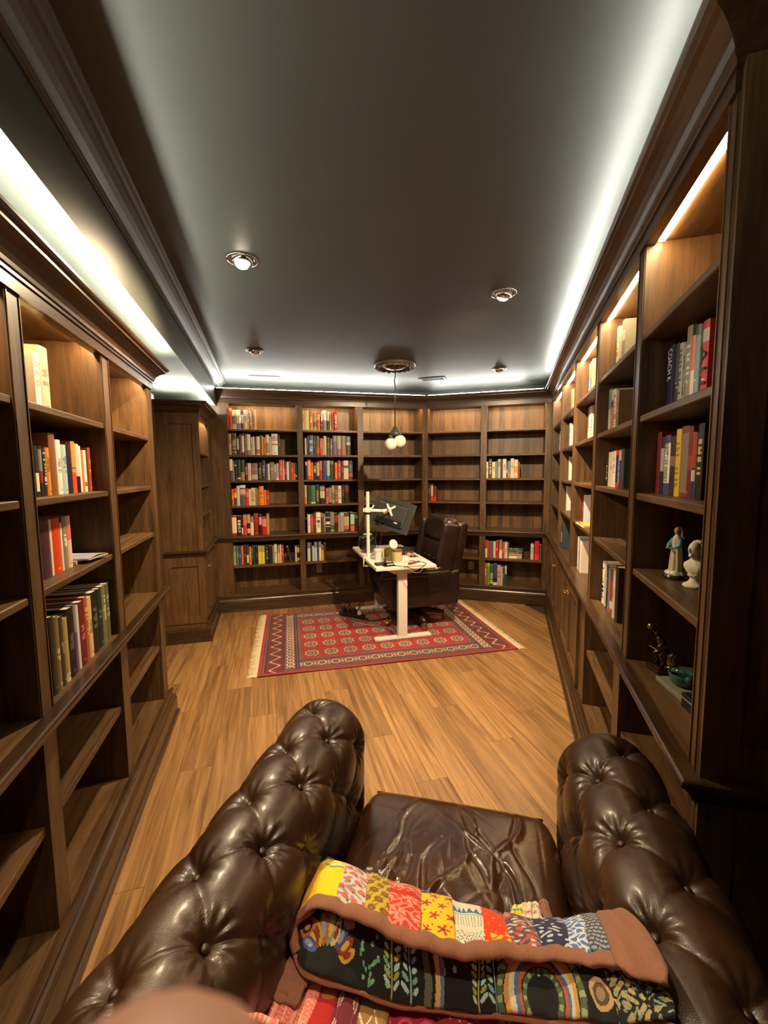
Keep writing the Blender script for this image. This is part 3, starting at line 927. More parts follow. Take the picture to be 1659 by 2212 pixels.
 ('R','nearest bay of right bookcase','third',1.52,0.06,[
  (3.537,0.041,0.216,'722',''),
  (3.579,0.034,0.197,'223','.4-.8:aaa'),
  (3.615,0.055,0.199,'447','.2-.88:eed'),
  (3.671,0.045,0.191,'322','.5-.65:866'),
  (3.718,0.043,0.21,'db3','T:973'),
  (3.763,0.055,0.214,'743','.08-.9:876'),
  (3.819,0.03,0.209,'722','.4-.6:943'),
  (3.851,0.023,0.191,'335','.45-1:b32,.25-.42:ccb'),
  (3.875,0.009,0.188,'444',''),
  (3.886,0.037,0.21,'211','T:ca7'),
 ]),
 ('R','second bay of right bookcase','top',2.082,0.07,[
  (2.77,0.055,0.242,'fec',''),
  (2.827,0.055,0.215,'eb9','.05-.35:876'),
  (2.883,0.055,0.239,'887','.6-.8:cba'),
 ]),
 ('R','second bay of right bookcase','second',1.795,0.05,[
  (2.742,0.055,0.225,'ccb','.55-1:998'),
  (2.799,0.055,0.21,'b75','.6-.75:545,.78-1:aca'),
  (2.855,0.055,0.206,'edc','T:c54,.3-.4:aa6'),
  (2.912,0.055,0.189,'864',''),
 ]),
 ('R','second bay of right bookcase','third',1.52,0.05,[
  (2.745,0.05,0.15,'221','T:998'),
  (2.796,0.055,0.177,'cb9',''),
  (2.853,0.05,0.178,'dcb',''),
  (2.905,0.055,0.179,'fed',''),
  (2.961,0.055,0.18,'226','.88-1:d32,.0-.12:d32'),
  (3.018,0.045,0.177,'347','.75-1:eb9'),
  (3.064,0.055,0.181,'444','.1-.2:711'),
 ]),
 ('R','second bay of right bookcase','counter',0.882,0.05,[
  (2.761,0.055,0.227,'edc','T:222'),
  (2.818,0.043,0.229,'cb9',''),
  (2.862,0.046,0.227,'236',''),
  (2.91,0.042,0.226,'776',''),
  (2.953,0.055,0.23,'a32','.15-.3:ccb,.75-1:543'),
  (3.01,0.047,0.236,'bbb',''),
  (3.058,0.055,0.264,'322',''),
 ]),
 ('R','third bay of right bookcase','top',2.082,0.08,[
  (1.887,0.055,0.267,'9aa',''),
  (1.944,0.055,0.268,'c84','.3-.6:48c'),
  (2,0.055,0.271,'ec8',''),
 ]),
 ('R','third bay of right bookcase','second',1.795,0.08,[
  (1.917,0.054,0.247,'ba9',''),
  (1.973,0.055,0.248,'edc',''),
  (2.029,0.055,0.243,'cba','T:c44'),
 ]),
 ('R','third bay of right bookcase','fourth',1.235,0.06,[
  (1.933,0.055,0.18,'822',''),
  (1.99,0.055,0.191,'ccd',''),
 ]),
 ('R','third bay of right bookcase','counter',0.882,0.04,[
  (1.922,0.055,0.238,'edc',''),
  (1.978,0.055,0.233,'99a',''),
  (2.035,0.055,0.224,'edc',''),
 ]),
 ('R','fourth bay of right bookcase','top',2.082,0.06,[
  (1.115,0.055,0.229,'cb8',''),
  (1.171,0.055,0.223,'ec8',''),
 ]),
 ('R','fourth bay of right bookcase','second',1.795,0.05,[
  (1.103,0.055,0.221,'776',''),
  (1.159,0.055,0.217,'fed',''),
 ]),
 ('R','fourth bay of right bookcase','third',1.52,0.06,[
  (1.082,0.055,0.207,'edc',''),
 ]),
 ('R','fourth bay of right bookcase','fourth',1.235,0.05,[
  (1.052,0.055,0.221,'ddc',''),
 ]),
 ('R','fifth bay of right bookcase','second',1.795,0.07,[
  (0.153,0.055,0.234,'fed',''),
 ]),
]

# ------------------------------------------------------------------ books
NAMED = {'black': '222222', 'dark brown': '4a3322', 'brown': '774433', 'tan': 'bb9966', 'cream': 'eeddcc', 'white': 'fafaf5', 'grey': '888888', 'dark grey': '505050', 'light grey': 'bbbbbb', 'taupe': '887766',
         'red': 'cc3322', 'dark red': '882222', 'orange': 'ee7722', 'salmon': 'dd6655', 'yellow': 'eecc33', 'olive': '887755', 'green': '337755', 'pale green': '88aa88', 'light green': '669933', 'dark green': '224433',
         'teal': '226666', 'blue': '225588', 'navy': '222244', 'slate blue': '444466', 'pale blue': 'bbcccc', 'light blue': '6699bb', 'purple': '773366', 'mauve': '886688', 'pink': 'eebbbb', 'maroon': '663344', 'magenta': 'bb3355', 'peach': 'eebb99', 'golden': 'ddbb66'}
def cname(h):
    h = ''.join(c * 2 for c in h) if len(h) == 3 else h
    a = [int(h[i:i + 2], 16) for i in (0, 2, 4)]
    return min(NAMED, key=lambda k: sum((a[i] - int(NAMED[k][2 * i:2 * i + 2], 16)) ** 2 for i in range(3)))
ORD = ['first', 'second', 'third', 'fourth', 'fifth', 'sixth', 'seventh', 'eighth', 'ninth', 'tenth', 'eleventh', 'twelfth', 'thirteenth', 'fourteenth', 'fifteenth', 'sixteenth', 'seventeenth', 'eighteenth', 'nineteenth', 'twentieth', 'twenty-first', 'twenty-second', 'twenty-third', 'twenty-fourth', 'twenty-fifth']
def parse_spec(s):
    bands, text = [], None
    for part in s.split(','):
        if not part: continue
        if part.startswith('T:'): text = part[2:]
        else:
            r, c = part.split(':'); a, b = r.split('-'); bands.append((float(a), float(b), c))
    return bands, text
def book(F, x, w, h, z, rec, base, spec, lean, label, group, title=None, tcol=None, tilt=None, depth=None):
    d = depth or min(h * rnd.uniform(.66, .74), .235)
    bands, text = parse_spec(spec)
    bc = hexc(base)
    rr = random.Random(int(x * 1000) * 31 + int(z * 100))
    t = .0022 if w > .012 else .0012
    mb = MB()
    nx, nz = 6, 30
    cols = np.zeros((nx, nz, 3)); cols[:] = bc
    for a, b, c in bands:
        cols[:, int(round(a * nz)):max(int(round(b * nz)), int(round(a * nz)) + 1)] = hexc(c)
    if text:
        tc_ = hexc(text); j = rr.randint(4, 7); end = rr.randint(22, 27)
        while j < end:
            if rr.random() < .82:
                if rr.random() < .5: cols[1:5, j] = tc_
                else: cols[rr.choice([1, 2]):rr.choice([4, 5]), j] = tc_
            j += rr.choice([1, 2, 2])
    elif w > .022 and not title:
        # small printed mark near the foot and a faint title block
        lum = sum(bc); mk = tuple(min(1, q * 2.6 + .08) for q in bc) if lum < .9 else tuple(q * .45 for q in bc)
        if rr.random() < .6: cols[2:4, 2] = mk
        if rr.random() < .65 and not bands:
            for j in range(12, rr.randint(18, 25)):
                if rr.random() < .7: cols[rr.choice([1, 2]):rr.choice([4, 5]), j] = mk
    s = np.linspace(0, 1, nx + 1); bulge = -(.0045 if w > .02 else .002) * (1 - (2 * s - 1) ** 2)
    P = np.zeros((nx + 1, nz + 1, 3))
    P[:, :, 0] = (s * w)[:, None]; P[:, :, 1] = (bulge + .003)[:, None]; P[:, :, 2] = np.linspace(0, h, nz + 1)[None, :]
    mb.grid(P, cols=cols)
    Q = P.copy(); Q[:, :, 1] += t
    mb.grid(Q[:, ::nz], cols=np.broadcast_to(np.array(bc) * .8, (nx, 1, 3)), flip=True)
    for zz in (0, nz):
        for i in range(nx):
            a, b, c_, e = P[i, zz], P[i + 1, zz], Q[i + 1, zz], Q[i, zz]
            mb.add([a, b, c_, e], [(0, 1, 2, 3) if zz else (3, 2, 1, 0)], col=bc)
    for xa in (0, w - t):
        mb.box(xa, xa + t, .003, d, 0, h, col=bc)
    o = mb.build('book', cover_mat)
    ins = .003
    MB().box(t, w - t, .004 + t, d - .004, ins, h - ins).build('page_block', paper, o)
    M = F.M @ Matrix.Translation((x, rec, z))
    if lean:
        piv = Matrix.Translation((w if lean > 0 else 0, 0, 0))
        M = M @ piv @ Matrix.Rotation(lean, 4, 'Y') @ piv.inverted()
    if tilt is not None: M = tilt
    o.matrix_world = M
    tag(o, label, 'book', group)
    if title:
        v, f = text_geo(title, 1.0)
        ys = [p[1] for p in v]; xs = [p[0] for p in v]
        sw, sh_ = max(xs) - min(xs), max(ys) - min(ys)
        cx, cy = (max(xs) + min(xs)) / 2, (max(ys) + min(ys)) / 2
        a, b, fill = tcol[1], tcol[2], tcol[3]
        kx, ky = (b - a) * h / sw, w * fill / sh_
        vv = [(w / 2 + (p[1] - cy) * ky, -.0048 + .003, (a + b) / 2 * h - (p[0] - cx) * kx) for p in v]
        mb2 = MB().add(vv, [q[::-1] for q in f]).add([(p[0], p[1] - .0002, p[2]) for p in vv], f)
        mb2.build('spine_title', plain('ink_' + tcol[0], hexc(tcol[0]), rough=.5), o)
    return o
TITLES = {('R', 'second', 'nearest', 'c32'): ('ALI', ('111', .20, .70, .85)), ('R', 'second', 'nearest', '225'): ('COACH K', ('eee', .48, .95, .8)),
          ('R', 'third', 'nearest', '447'): ('FIRST LIFE EMPIRE', ('222', .22, .86, .62)), ('R', 'third', 'second', '347'): ('DAVID GERGEN', ('eef', .1, .74, .7))}
for fr, bay, row, z, rec, items in BOOKS:
    F = FRAMES[fr]
    seq = list(range(len(items)))
    zz = z - {('BL', 'top'): .013, ('BL', 'second'): .003, ('BL', 'fourth'): -.003}.get((fr, row), 0) if fr in ('BL', 'BR') else z
    zz = {'top': 2.095, 'second': 1.805, 'third': 1.515, 'fourth': 1.225, 'counter': .88, 'under-counter': .532, 'bottom': .19}[row] if fr in ('BL', 'BR') else ({'top': 2.082, 'second': 1.795, 'third': 1.515, 'fourth': 1.235, 'counter': .88}[row] if fr == 'R' else {'top': 1.818, 'second': 1.528, 'third': 1.248, 'counter': .88}[row])
    zz += .0006
    for i, it in enumerate(items):
        x, w, h, base, spec = it[:5]
        lean = it[5] if len(it) > 5 else 0
        n = len(items)
        # along every frame local x runs left to right in the photograph when facing the wall
        lab = '%s book, %s from left, %s shelf, %s' % (cname(base), ORD[i], row, bay)
        if n == 1: lab = 'lone %s book on %s shelf, %s' % (cname(base), row, bay)
        ti = TITLES.get((fr, row, bay.split()[0], base))
        book(F, x, w - .0012, h, zz, rec, base, spec, lean, lab, 'books on the %s shelf, %s' % (row, bay), *(ti if ti else (None, None)))
# flat and loose books
def flat_book(F, x0, x1, z, th, dep, base, label, rec=.04, rz=0.0, spec=''):
    """lying on its side, spine towards the room"""
    w_ = x1 - x0
    M = F.M @ Matrix.Translation((x0, rec, z)) @ Matrix.Rotation(rz, 4, 'Z') @ Matrix.Translation((0, 0, th)) @ Matrix.Rotation(math.radians(90), 4, 'Y')
    return book(F, x0, th, w_, z, rec, base, spec, 0, label, 'books lying flat', tilt=M, depth=dep)
zs = .5326
for i, (a, b, th, c, lb, sp) in enumerate([(.978, 1.178, .030, 'aaa', 'white and lilac book at the bottom of the flat stack', '.0-.7:eec'), (.985, 1.18, .030, 'b84', 'golden tan book second in the flat stack under the counter', ''), (.99, 1.185, .022, '332', 'lower black book of three in the flat stack', 'T:998'), (.988, 1.19, .024, '322', 'middle black book of three in the flat stack', 'T:886'), (1.0, 1.185, .024, '221', 'top black book of three in the flat stack', 'T:aa8')]):
    flat_book(FBR, a, b, zs, th, .15, c, lb, spec=sp); zs += th + .0004
# magazines on shelves
def magazine(F, x, y, z, w, d, th, col, rz, label):
    c = hexc(col); r_ = random.Random(len(label))
    n = 14; cols = np.zeros((n, n, 3)); cols[:] = c
    for _ in range(9):
        a, b = r_.randint(0, 11), r_.randint(0, 11); cols[a:a + r_.randint(1, 5), b:b + r_.randint(1, 4)] = np.array(c) * r_.uniform(.4, 1.7) + r_.uniform(0, .08)
    mb = MB(); P = np.zeros((n + 1, n + 1, 3)); P[:, :, 0] = np.linspace(0, w, n + 1)[:, None]; P[:, :, 1] = np.linspace(0, d, n + 1)[None, :]; P[:, :, 2] = th + .006 * np.sin(np.linspace(0, 3.1, n + 1))[:, None]
    mb.grid(P, cols=cols.clip(0, 1))
    o = mb.build('magazine', cover_mat); MB().box(0, w, 0, d, 0, th - .0005).build('pages', paper, o)
    o.matrix_world = F.M @ Matrix.Translation((x, y, z)) @ Matrix.Rotation(rz, 4, 'Z')
    tag(o, label, 'magazine')
magazine(FL, 1.885, .06, 1.2486, .15, .20, .012, '99a', .12, 'silvery grey magazine lying flat on the left bookcase shelf')
magazine(FL, 1.895, .02, 1.262, .13, .19, .006, 'aab', -.2, 'thin grey booklet lying over the silvery magazine')
magazine(FR_, 2.12, -.004, 1.2356, .26, .20, .012, 'e92', .05, 'yellow orange magazine lying flat on the right bookcase shelf')
# dark box file standing on the right counter
bxf = thing('box_file', 'dark blue grey box file standing on the right counter', 'box file', FR_.w(1.05, .02, .8806), FR_.rz)
MB().rbox(0, .075, 0, .27, 0, .235, .003, 2).build('case', plain('box_file_board', hexc('343b42'), rough=.6), bxf)
MB().box(.02, .055, -.001, .0004, .06, .15).build('label_card', paper, bxf)
MB().lathe([(0, 0), (.009, 0), (.011, .001), (.009, .002), (0, .002)], 14, M=Matrix.Translation((.0375, 0, .03)) @ Matrix.Rotation(math.radians(90), 4, 'X')).build('finger_ring', chrome, bxf)

# ------------------------------------------------------------------ rug
def rug():
    W_, D_ = 2.26, 1.50
    nu, nv = 452, 300
    us = (np.arange(nu) + .5) / nu * W_; vs_ = (np.arange(nv) + .5) / nv * D_
    U, V = np.meshgrid(us, vs_, indexing='ij')
    red, wine, plum, ivory, brick, navy_ = [np.array(rgb(*c)) for c in ((158, 30, 34), (92, 30, 34), (118, 70, 72), (205, 182, 150), (150, 82, 66), (38, 28, 36))]
    C = np.zeros((nu, nv, 3)); C[:] = plum
    e = np.minimum(np.minimum(U, W_ - U), np.minimum(V, D_ - V))
    eu = np.minimum(U, W_ - U); ev = np.minimum(V, D_ - V)
    C[(e < .028)] = red
    def st(mask, col): C[mask] = col
    st((e > .028) & (e < .036), navy_)
    # end panels with zigzag lattice
    endp = (eu > .06) & (eu < .20) & (ev > .03)
    st(endp, wine)
    ph = ((V / .16) % 1.0); tri = np.abs(ph - .5) * 2
    zz = np.abs((eu - .06) / .14 - (.2 + .6 * tri)) < .11
    st(endp & zz, brick)
    st(endp & (np.abs((eu - .06) / .14 - (.2 + .6 * tri)) < .028), ivory)
    for q in (.055, .203, .305, .325): st((np.abs(eu - q) < .005) & (ev > .05), navy_)
    for q in (.055, .078, .2, .222): st((np.abs(ev - q) < .005) & (eu > .22), navy_)
    # inner border of small octagons
    bx = (eu > .22) & (eu < .295) & (ev > .09)
    cell = ((V / .062) % 1.0 - .5) * .062; rr = np.maximum(np.abs(cell) * 1.15, np.abs(eu - .257)) + .35 * np.minimum(np.abs(cell), np.abs(eu - .257))
    st(bx & (rr < .034) & (rr > .024), ivory); st(bx & (rr < .024), plum * .55); st(bx & (rr < .009), ivory * .8)
    by = (ev > .09) & (ev < .19) & (eu > .33)
    cell = ((U / .115) % 1.0 - .5) * .115; rr = np.maximum(np.abs(cell), np.abs(ev - .14)) + .4 * np.minimum(np.abs(cell), np.abs(ev - .14))
    st(by & (rr < .040) & (rr > .030), ivory * .85); st(by & (rr < .030), plum * .6); st(by & (rr < .012), brick)
    st(by & (np.abs(np.abs(cell) - .054) < .005) & (np.abs(ev - .14) < .03), ivory * .5)
    # red field with rows of guls
    fu0, fv0 = .36, .25
    fld = (eu > fu0) & (ev > fv0); st(fld, red)
    fw, fd = W_ - 2 * fu0, D_ - 2 * fv0
    ncol, nrow = 9, 5
    gu = (((U - fu0) / fw * ncol) % 1.0 - .5) * fw / ncol; gv = (((V - fv0) / fd * nrow) % 1.0 - .5) * fd / nrow
    a, b = np.abs(gu) / .056, np.abs(gv) / .055
    g = np.maximum(np.maximum(a, b), (a + b) / 1.52) + .07 * np.cos(4 * np.arctan2(gv, gu) * 2)
    st(fld & (g < 1), ivory * .9); st(fld & (g < .84), np.array(rgb(96, 84, 78))); st(fld & (g < .5) & (np.abs(gv) > .006) & (np.abs(gu) > .006), ivory * .6)
    st(fld & (g < .22), np.array(rgb(70, 50, 48)))
    hu = (((U - fu0) / fw * ncol + .5) % 1.0 - .5) * fw / ncol; hv = (((V - fv0) / fd * nrow + .5) % 1.0 - .5) * fd / nrow
    dd = np.abs(hu) + np.abs(hv)
    st(fld & (dd < .026), wine); st(fld & (dd < .012), brick)
    C *= (.82 + .36 * nrs.rand(nu, nv))[:, :, None]
    C *= (1 + .12 * np.sin(V * 9 + 1.3 * np.sin(U * 3)))[:, :, None]
    xu = np.linspace(0, W_, nu + 1); xv = np.linspace(0, D_, nv + 1)
    XU, XV = np.meshgrid(xu, xv, indexing='ij')
    Zz = .009 + .0015 * np.sin(XU * 7 + XV * 3)
    # a ruck near the right end of the rug
    Zz += .018 * np.exp(-((XU - 1.98 - .10 * (XV - .7)) / .03) ** 2) * smoothstep(.55, .9, XV)
    P = np.stack([XU, XV, Zz], -1)
    root = thing('rug', 'red wool rug with rows of gul medallions under the desk', 'rug', (-1.006, 3.185, 0), math.radians(12.6))
    mb = MB(); mb.grid(P, cols=C.clip(0, 1)); 
    mb.box(0, W_, 0, D_, .0005, .006, col=tuple(wine))
    p_ = mb.build('pile', rug_mat, root, True)
    for side in (0, 1):
        mf = MB(); mf.box(-.016 if side == 0 else W_, 0 if side == 0 else W_ + .016, 0, D_, .001, .0065)
        for i in range(300):
            y = (i + .5) / 300 * D_
            x0 = 0 if side == 0 else W_; s = -1 if side == 0 else 1
            L_ = .062 + nrs.rand() * .022; q = (nrs.rand() - .5) * .014
            mf.add([(x0, y - .0026, .007), (x0, y + .0026, .007), (x0 + s * L_ * .5, y + q * .5 + .0033, .006), (x0 + s * L_ * .5, y + q * .5 - .0033, .006), (x0 + s * L_, y + q + .0028, .002), (x0 + s * L_, y + q - .0028, .002)], [(0, 1, 2, 3), (3, 2, 4, 5)] if s > 0 else [(3, 2, 1, 0), (5, 4, 2, 3)])
        fo = mf.build('fringe', fringe_mat, root)
        fo['kind'] = 'stuff'; fo['label'] = 'cream cotton fringe'
    return root
rug()

# ------------------------------------------------------------------ standing desk and what is on it
DZ = .73
dk = thing('standing_desk', 'white height-adjustable desk with T-shaped steel legs', 'desk', (-.076, 3.765, 0), math.radians(14.6))
DW, DL = .585, 1.18
MB().rbox(0, DW, 0, DL, DZ - .028, DZ, .003, 2).build('desk_top', white_enamel, dk)
ZR = .0105
for y, nm in ((.115, 'near'), (1.06, 'far')):
    MB().rbox(.005, .565, y - .035, y + .035, ZR, ZR + .022, .004, 2).build('foot', white_enamel, dk)
    MB().rbox(.235, .325, y - .030, y + .030, ZR + .022, DZ - .08, .005, 2).build('leg_column', white_enamel, dk)
    v = [(.10, y - .03, DZ - .029), (.47, y - .03, DZ - .029), (.47, y - .03, DZ - .038), (.36, y - .03, DZ - .085), (.20, y - .03, DZ - .085), (.10, y - .03, DZ - .038)]
    v += [(p[0], y + .03, p[2]) for p in v]
    MB().add(v, [(0, 1, 2, 3, 4, 5), (11, 10, 9, 8, 7, 6)] + [(i, i + 6, (i + 1) % 6 + 6, (i + 1) % 6) for i in range(6)]).build('leg_bracket', white_enamel, dk)
MB().rbox(.225, .335, .14, 1.03, DZ - .07, DZ - .03, .004, 2).build('crossbar', white_enamel, dk)
MB().rbox(.50, .60, .015, .05, DZ - .05, DZ - .029, .004, 2).build('control_box', white_plastic, dk)
MB().tube([(.58, .032, DZ - .04), (.66, .036, DZ - .042)], .006, 8).build('control_lever', chrome, dk, True)
DM = Matrix.Translation((-.076, 3.765, 0)) @ Matrix.Rotation(math.radians(14.6), 4, 'Z')
def on_desk(px, py): return DM @ Vector((px, py, DZ + .0004))
# monitor on arm
mt = thing('monitor_stand', 'white pole monitor stand clamped to the desk edge', 'monitor stand', (-.163, 4.245, DZ))
MB().tube([(0, 0, .004), (0, 0, .675)], .0175, 20).lathe([(0, .6755), (.0175, .675)], 20).build('pole', white_enamel, mt, True, 40)
cl = MB().rbox(-.05, .03, -.03, .03, 0, .012, .003, 2).rbox(-.052, -.040, -.03, .03, -.085, .004, .003, 2).rbox(-.052, .03, -.025, .025, -.085, -.073, .003, 2)
cl.build('desk_clamp', white_enamel, mt)
MB().tube([(0, 0, -.073), (0, 0, -.034)], .006, 8).lathe([(0, -.115), (.016, -.112), (.016, -.095), (.006, -.09), (.006, -.07)], 12).build('clamp_screw', black_metal, mt)
MB().lathe([(.0176, .45), (.024, .45), (.024, .463), (.0176, .463)], 20).build('stop_collar', plain('collar_dark_purple', (.02, .012, .035), rough=.4), mt, True, 40)
MB().rbox(-.030, .028, -.028, .028, .466, .515, .006, 2).rbox(-.048, -.028, -.016, .016, .472, .508, .004, 2).tube([(.02, .02, .495), (.05, .05, .515), (.058, .06, .535)], .008, 8).build('arm_collar', white_enamel, mt)
VC = Vector((.245, .275, .415))       # monitor centre seen from the pole foot
e1 = Vector((.40, -.30, -.10)).normalized(); e2 = Vector((.13, .057, .35)); e2 = (e2 - e1 * e2.dot(e1)).normalized(); e3 = e1.cross(e2)   # e3 points towards the viewer side
MM = Matrix(((e1.x, e2.x, e3.x, VC.x), (e1.y, e2.y, e3.y, VC.y), (e1.z, e2.z, e3.z, VC.z), (0, 0, 0, 1)))
pk = MM @ Vector((-.015, .035, .075))
kn = Vector((.16, .055, .475))
MB().tube([(.02, .0, .487), kn], .016, 12).tube([kn, pk], .015, 12).ball(kn, .02, 12, 8).build('arm_tube', white_enamel, mt, True)
MB().tube([kn + (pk - kn) * .55, kn + (pk - kn) * .75], .0165, 12).build('arm_sleeve', plain('sleeve_dark', (.02, .014, .03), rough=.4), mt, True)
vp = MB()
for sx, sy in ((1, 1), (-1, 1), (1, -1), (-1, -1)):
    vp.tube([(-.015, .035, .048), (-.015 + sx * .035, .035 + sy * .035, .046), (-.015 + sx * .055, .035 + sy * .055, .044)], [.020, .013, .011], 8, M=MM)
vp.ball((-.015, .035, .055), .03, 14, 8, M=MM)
vp.build('tilt_plate', white_enamel, mt, True)
mo = thing('monitor', 'dark computer monitor seen from behind, tilted, on a white arm', 'monitor', (-.163, 4.245, DZ))
MB().rbox(-.265, .265, -.165, .165, -.008, .012, .004, 2, M=MM).build('back_shell', dark_grey, mo)
MB().rbox(-.19, .19, -.115, .105, .011, .034, .012, 3, M=MM).build('back_bulge', dark_grey, mo)
MB().rbox(-.16, .18, -.115, -.055, .0335, .0355, .0008, 1, M=MM).build('port_recess', black_plastic, mo)
MB().rbox(-.26, .26, -.158, .160, -.0095, -.0075, .0008, 1, M=MM).build('screen', plain('dark_screen', (.008, .008, .010), rough=.12), mo)
MB().rbox(-.17, .12, .118, .124, .0115, .0135, .0008, 1, M=MM).build('vent_slot', black_plastic, mo)
MB().rbox(.085, .125, -.085, -.070, .0355, .040, .0015, 1, M=MM).build('white_plug', white_plastic, mo)
MB().tube([MM @ Vector((.0, -.10, .04)), MM @ Vector((-.02, -.17, .05)), Vector((.12, .16, .12)), Vector((.05, .10, .01)), Vector((.02, .05, .004))], .003, 6).tube([MM @ Vector((-.08, -.10, .04)), MM @ Vector((-.09, -.2, .04)), Vector((.06, .2, .05)), Vector((.03, .12, .004))], .003, 6).build('cables', black_plastic, mo, True)
# small things, placed in desk coordinates (x across, y along)
def at_desk(name, label, cat, px, py, rz=0.0, dz=0.0):
    p = on_desk(px, py); return thing(name, label, cat, (p.x, p.y, p.z + dz), math.radians(14.6) + rz)
t = at_desk('glass_carafe', 'round dark glass globe jar behind the monitor pole', 'jar', .10, .80)
MB().lathe([(0, 0), (.045, 0), (.06, .01), (.092, .05), (.105, .10), (.098, .145), (.075, .175), (.05, .188), (.0, .19)], 28).build('bowl', plain('black_glass', (.008, .009, .012), rough=.08, coat=.6), t, True)
MB().lathe([(.0, .19), (.045, .19), (.05, .193), (.05, .202), (.04, .205), (0, .205)], 24).build('lid', plain('lime_lid', hexc('b9bf8a'), rough=.4), t, True, 40)
t = at_desk('paper_cup', 'white cup next to the pole clamp', 'cup', .115, .37)
MB().lathe([(0, 0), (.036, 0), (.040, .004), (.043, .085), (.046, .088), (.046, .098), (.040, .098), (.037, .006), (0, .006)], 24).build('body', white_plastic, t, True, 40)
MB().lathe([(0, .0985), (.047, .0985), (.047, .106), (.040, .110), (0, .110)], 24).build('lid', plain('cup_lid', (.6, .6, .58), rough=.4), t, True, 40)
t = at_desk('glass_jar', 'glass jar of amber olive liquid', 'jar', .185, .27)
MB().lathe([(0, 0), (.038, 0), (.041, .004), (.041, .105), (.036, .118), (.036, .128), (.033, .128), (.033, .006), (0, .006)], 24).build('glass', plain('olive_glass', (.10, .085, .012), rough=.1, coat=.5), t, True, 40)
t = at_desk('candle_jar', 'cream candle jar with brown rim', 'candle', .275, .255)
MB().lathe([(0, 0), (.044, 0), (.047, .004), (.047, .10), (0, .10)], 24).build('wax', plain('cream_wax', hexc('cdb68a'), rough=.5), t, True, 40)
MB().lathe([(.042, .098), (.0475, .098), (.0485, .108), (.0475, .116), (.042, .116)], 24).build('rim', plain('brown_rim', hexc('8a4a2a'), rough=.5), t, True, 40)
t = at_desk('round_mirror', 'small white round disc leaning up behind the candle', 'mirror', .265, .36)
MB().lathe([(0, .0), (.045, .0), (.049, .004), (.045, .009), (0, .010)], 28, M=Matrix.Translation((0, 0, .15)) @ Matrix.Rotation(math.radians(72), 4, 'X') @ Matrix.Rotation(.3, 4, 'Y')).build('disc', white_plastic, t, True, 40)
MB().tube([(0, .002, .105), (0, .006, .03), (0, 0, .0)], .006, 8).lathe([(0, 0), (.03, 0), (.03, .005), (0, .008)], 20).build('stand', white_plastic, t, True, 40)
t = at_desk('glass_tumbler', 'small clear glass beside the cup', 'glass', .135, .20)
gl, ntg, pg = new_mat('clear_glass'); pg.inputs['Transmission Weight'].default_value = 1; pg.inputs['Roughness'].default_value = .03; pg.inputs['Base Color'].default_value = (.95, .96, .94, 1)
MB().lathe([(0, 0), (.026, 0), (.030, .06), (.028, .06), (.024, .006), (0, .006)], 20).build('bowl', gl, t, True, 40)
t = at_desk('plastic_wrap', 'crumpled clear plastic wrap on desk middle', 'wrap', .36, .30)
n = 26; P = np.zeros((n, n, 3)); gx, gy = np.meshgrid(np.linspace(-1, 1, n), np.linspace(-1, 1, n), indexing='ij'); r2 = gx ** 2 + gy ** 2
P[:, :, 0] = gx * .085; P[:, :, 1] = gy * .075; P[:, :, 2] = .002 + np.clip(.05 * (1 - r2), 0, 1) * (.6 + .4 * np.abs(np.sin(gx * 9 + gy * 5) * np.cos(gy * 8 - gx * 3)))
wm, ntw, pw = new_mat('plastic_wrap'); pw.inputs['Base Color'].default_value = (.75, .72, .66, 1); pw.inputs['Roughness'].default_value = .2; pw.inputs['Alpha'].default_value = .6
MB().grid(P).build('sheet', wm, t)
t = at_desk('gadget', 'black and silver electronics board at the near desk corner', 'device', .09, .035, .15)
MB().rbox(0, .115, 0, .085, 0, .008, .002, 2).rbox(.02, .10, .015, .07, .008, .035, .003, 2).build('body', black_plastic, t)
MB().rbox(.03, .092, .012, .0155, .012, .024, .001, 1).rbox(.035, .085, .03, .055, .035, .037, .0008, 1).build('silver_face', plain('silver_face', (.55, .53, .47), rough=.35), t)
t = at_desk('wallet', 'brown leather case lying at the desk corner', 'wallet', .03, .10, .1)
MB().rbox(0, .10, 0, .075, 0, .012, .004, 2).build('flap', leather_dark, t); MB().rbox(.002, .098, .002, .073, .0122, .020, .003, 2).build('cover', leather_dark, t)
t = at_desk('laptop', 'closed black laptop at the far right of the desk', 'laptop', .36, .62, -.06)
MB().rbox(0, .205, 0, .31, 0, .011, .003, 2).build('base', black_plastic, t); MB().rbox(0, .205, 0, .31, .0115, .018, .003, 2).build('lid', plain('laptop_lid', (.03, .032, .03), rough=.35), t)
t = at_desk('striped_cloth', 'pink and white striped cloth folded over the laptop corner', 'cloth', .43, .36, .2)
n = 40; cols = np.zeros((n, 12, 3)); P = np.zeros((n + 1, 13, 3))
for i in range(n): cols[i] = hexc('e0c9b5') if (i // 4) % 2 else hexc('7a3a34')
P[:, :, 0] = np.linspace(0, .13, n + 1)[:, None]; P[:, :, 1] = np.linspace(0, .20, 13)[None, :]; P[:, :, 2] = .012 + .010 * np.sin(np.linspace(0, 9, n + 1))[:, None] ** 2 + .006 * np.cos(np.linspace(0, 4, 13))[None, :]
MB().grid(P, cols=cols).build('cloth', quilt_mat, t, True)
t = at_desk('glasses_case', 'black patterned case beside the striped cloth', 'case', .345, .40, -.2)
MB().rbox(0, .075, 0, .16, 0, .03, .01, 3).build('shell', black_plastic, t); MB().box(.0765, .0775, .02, .14, .012, .016).build('zip', chrome, t)
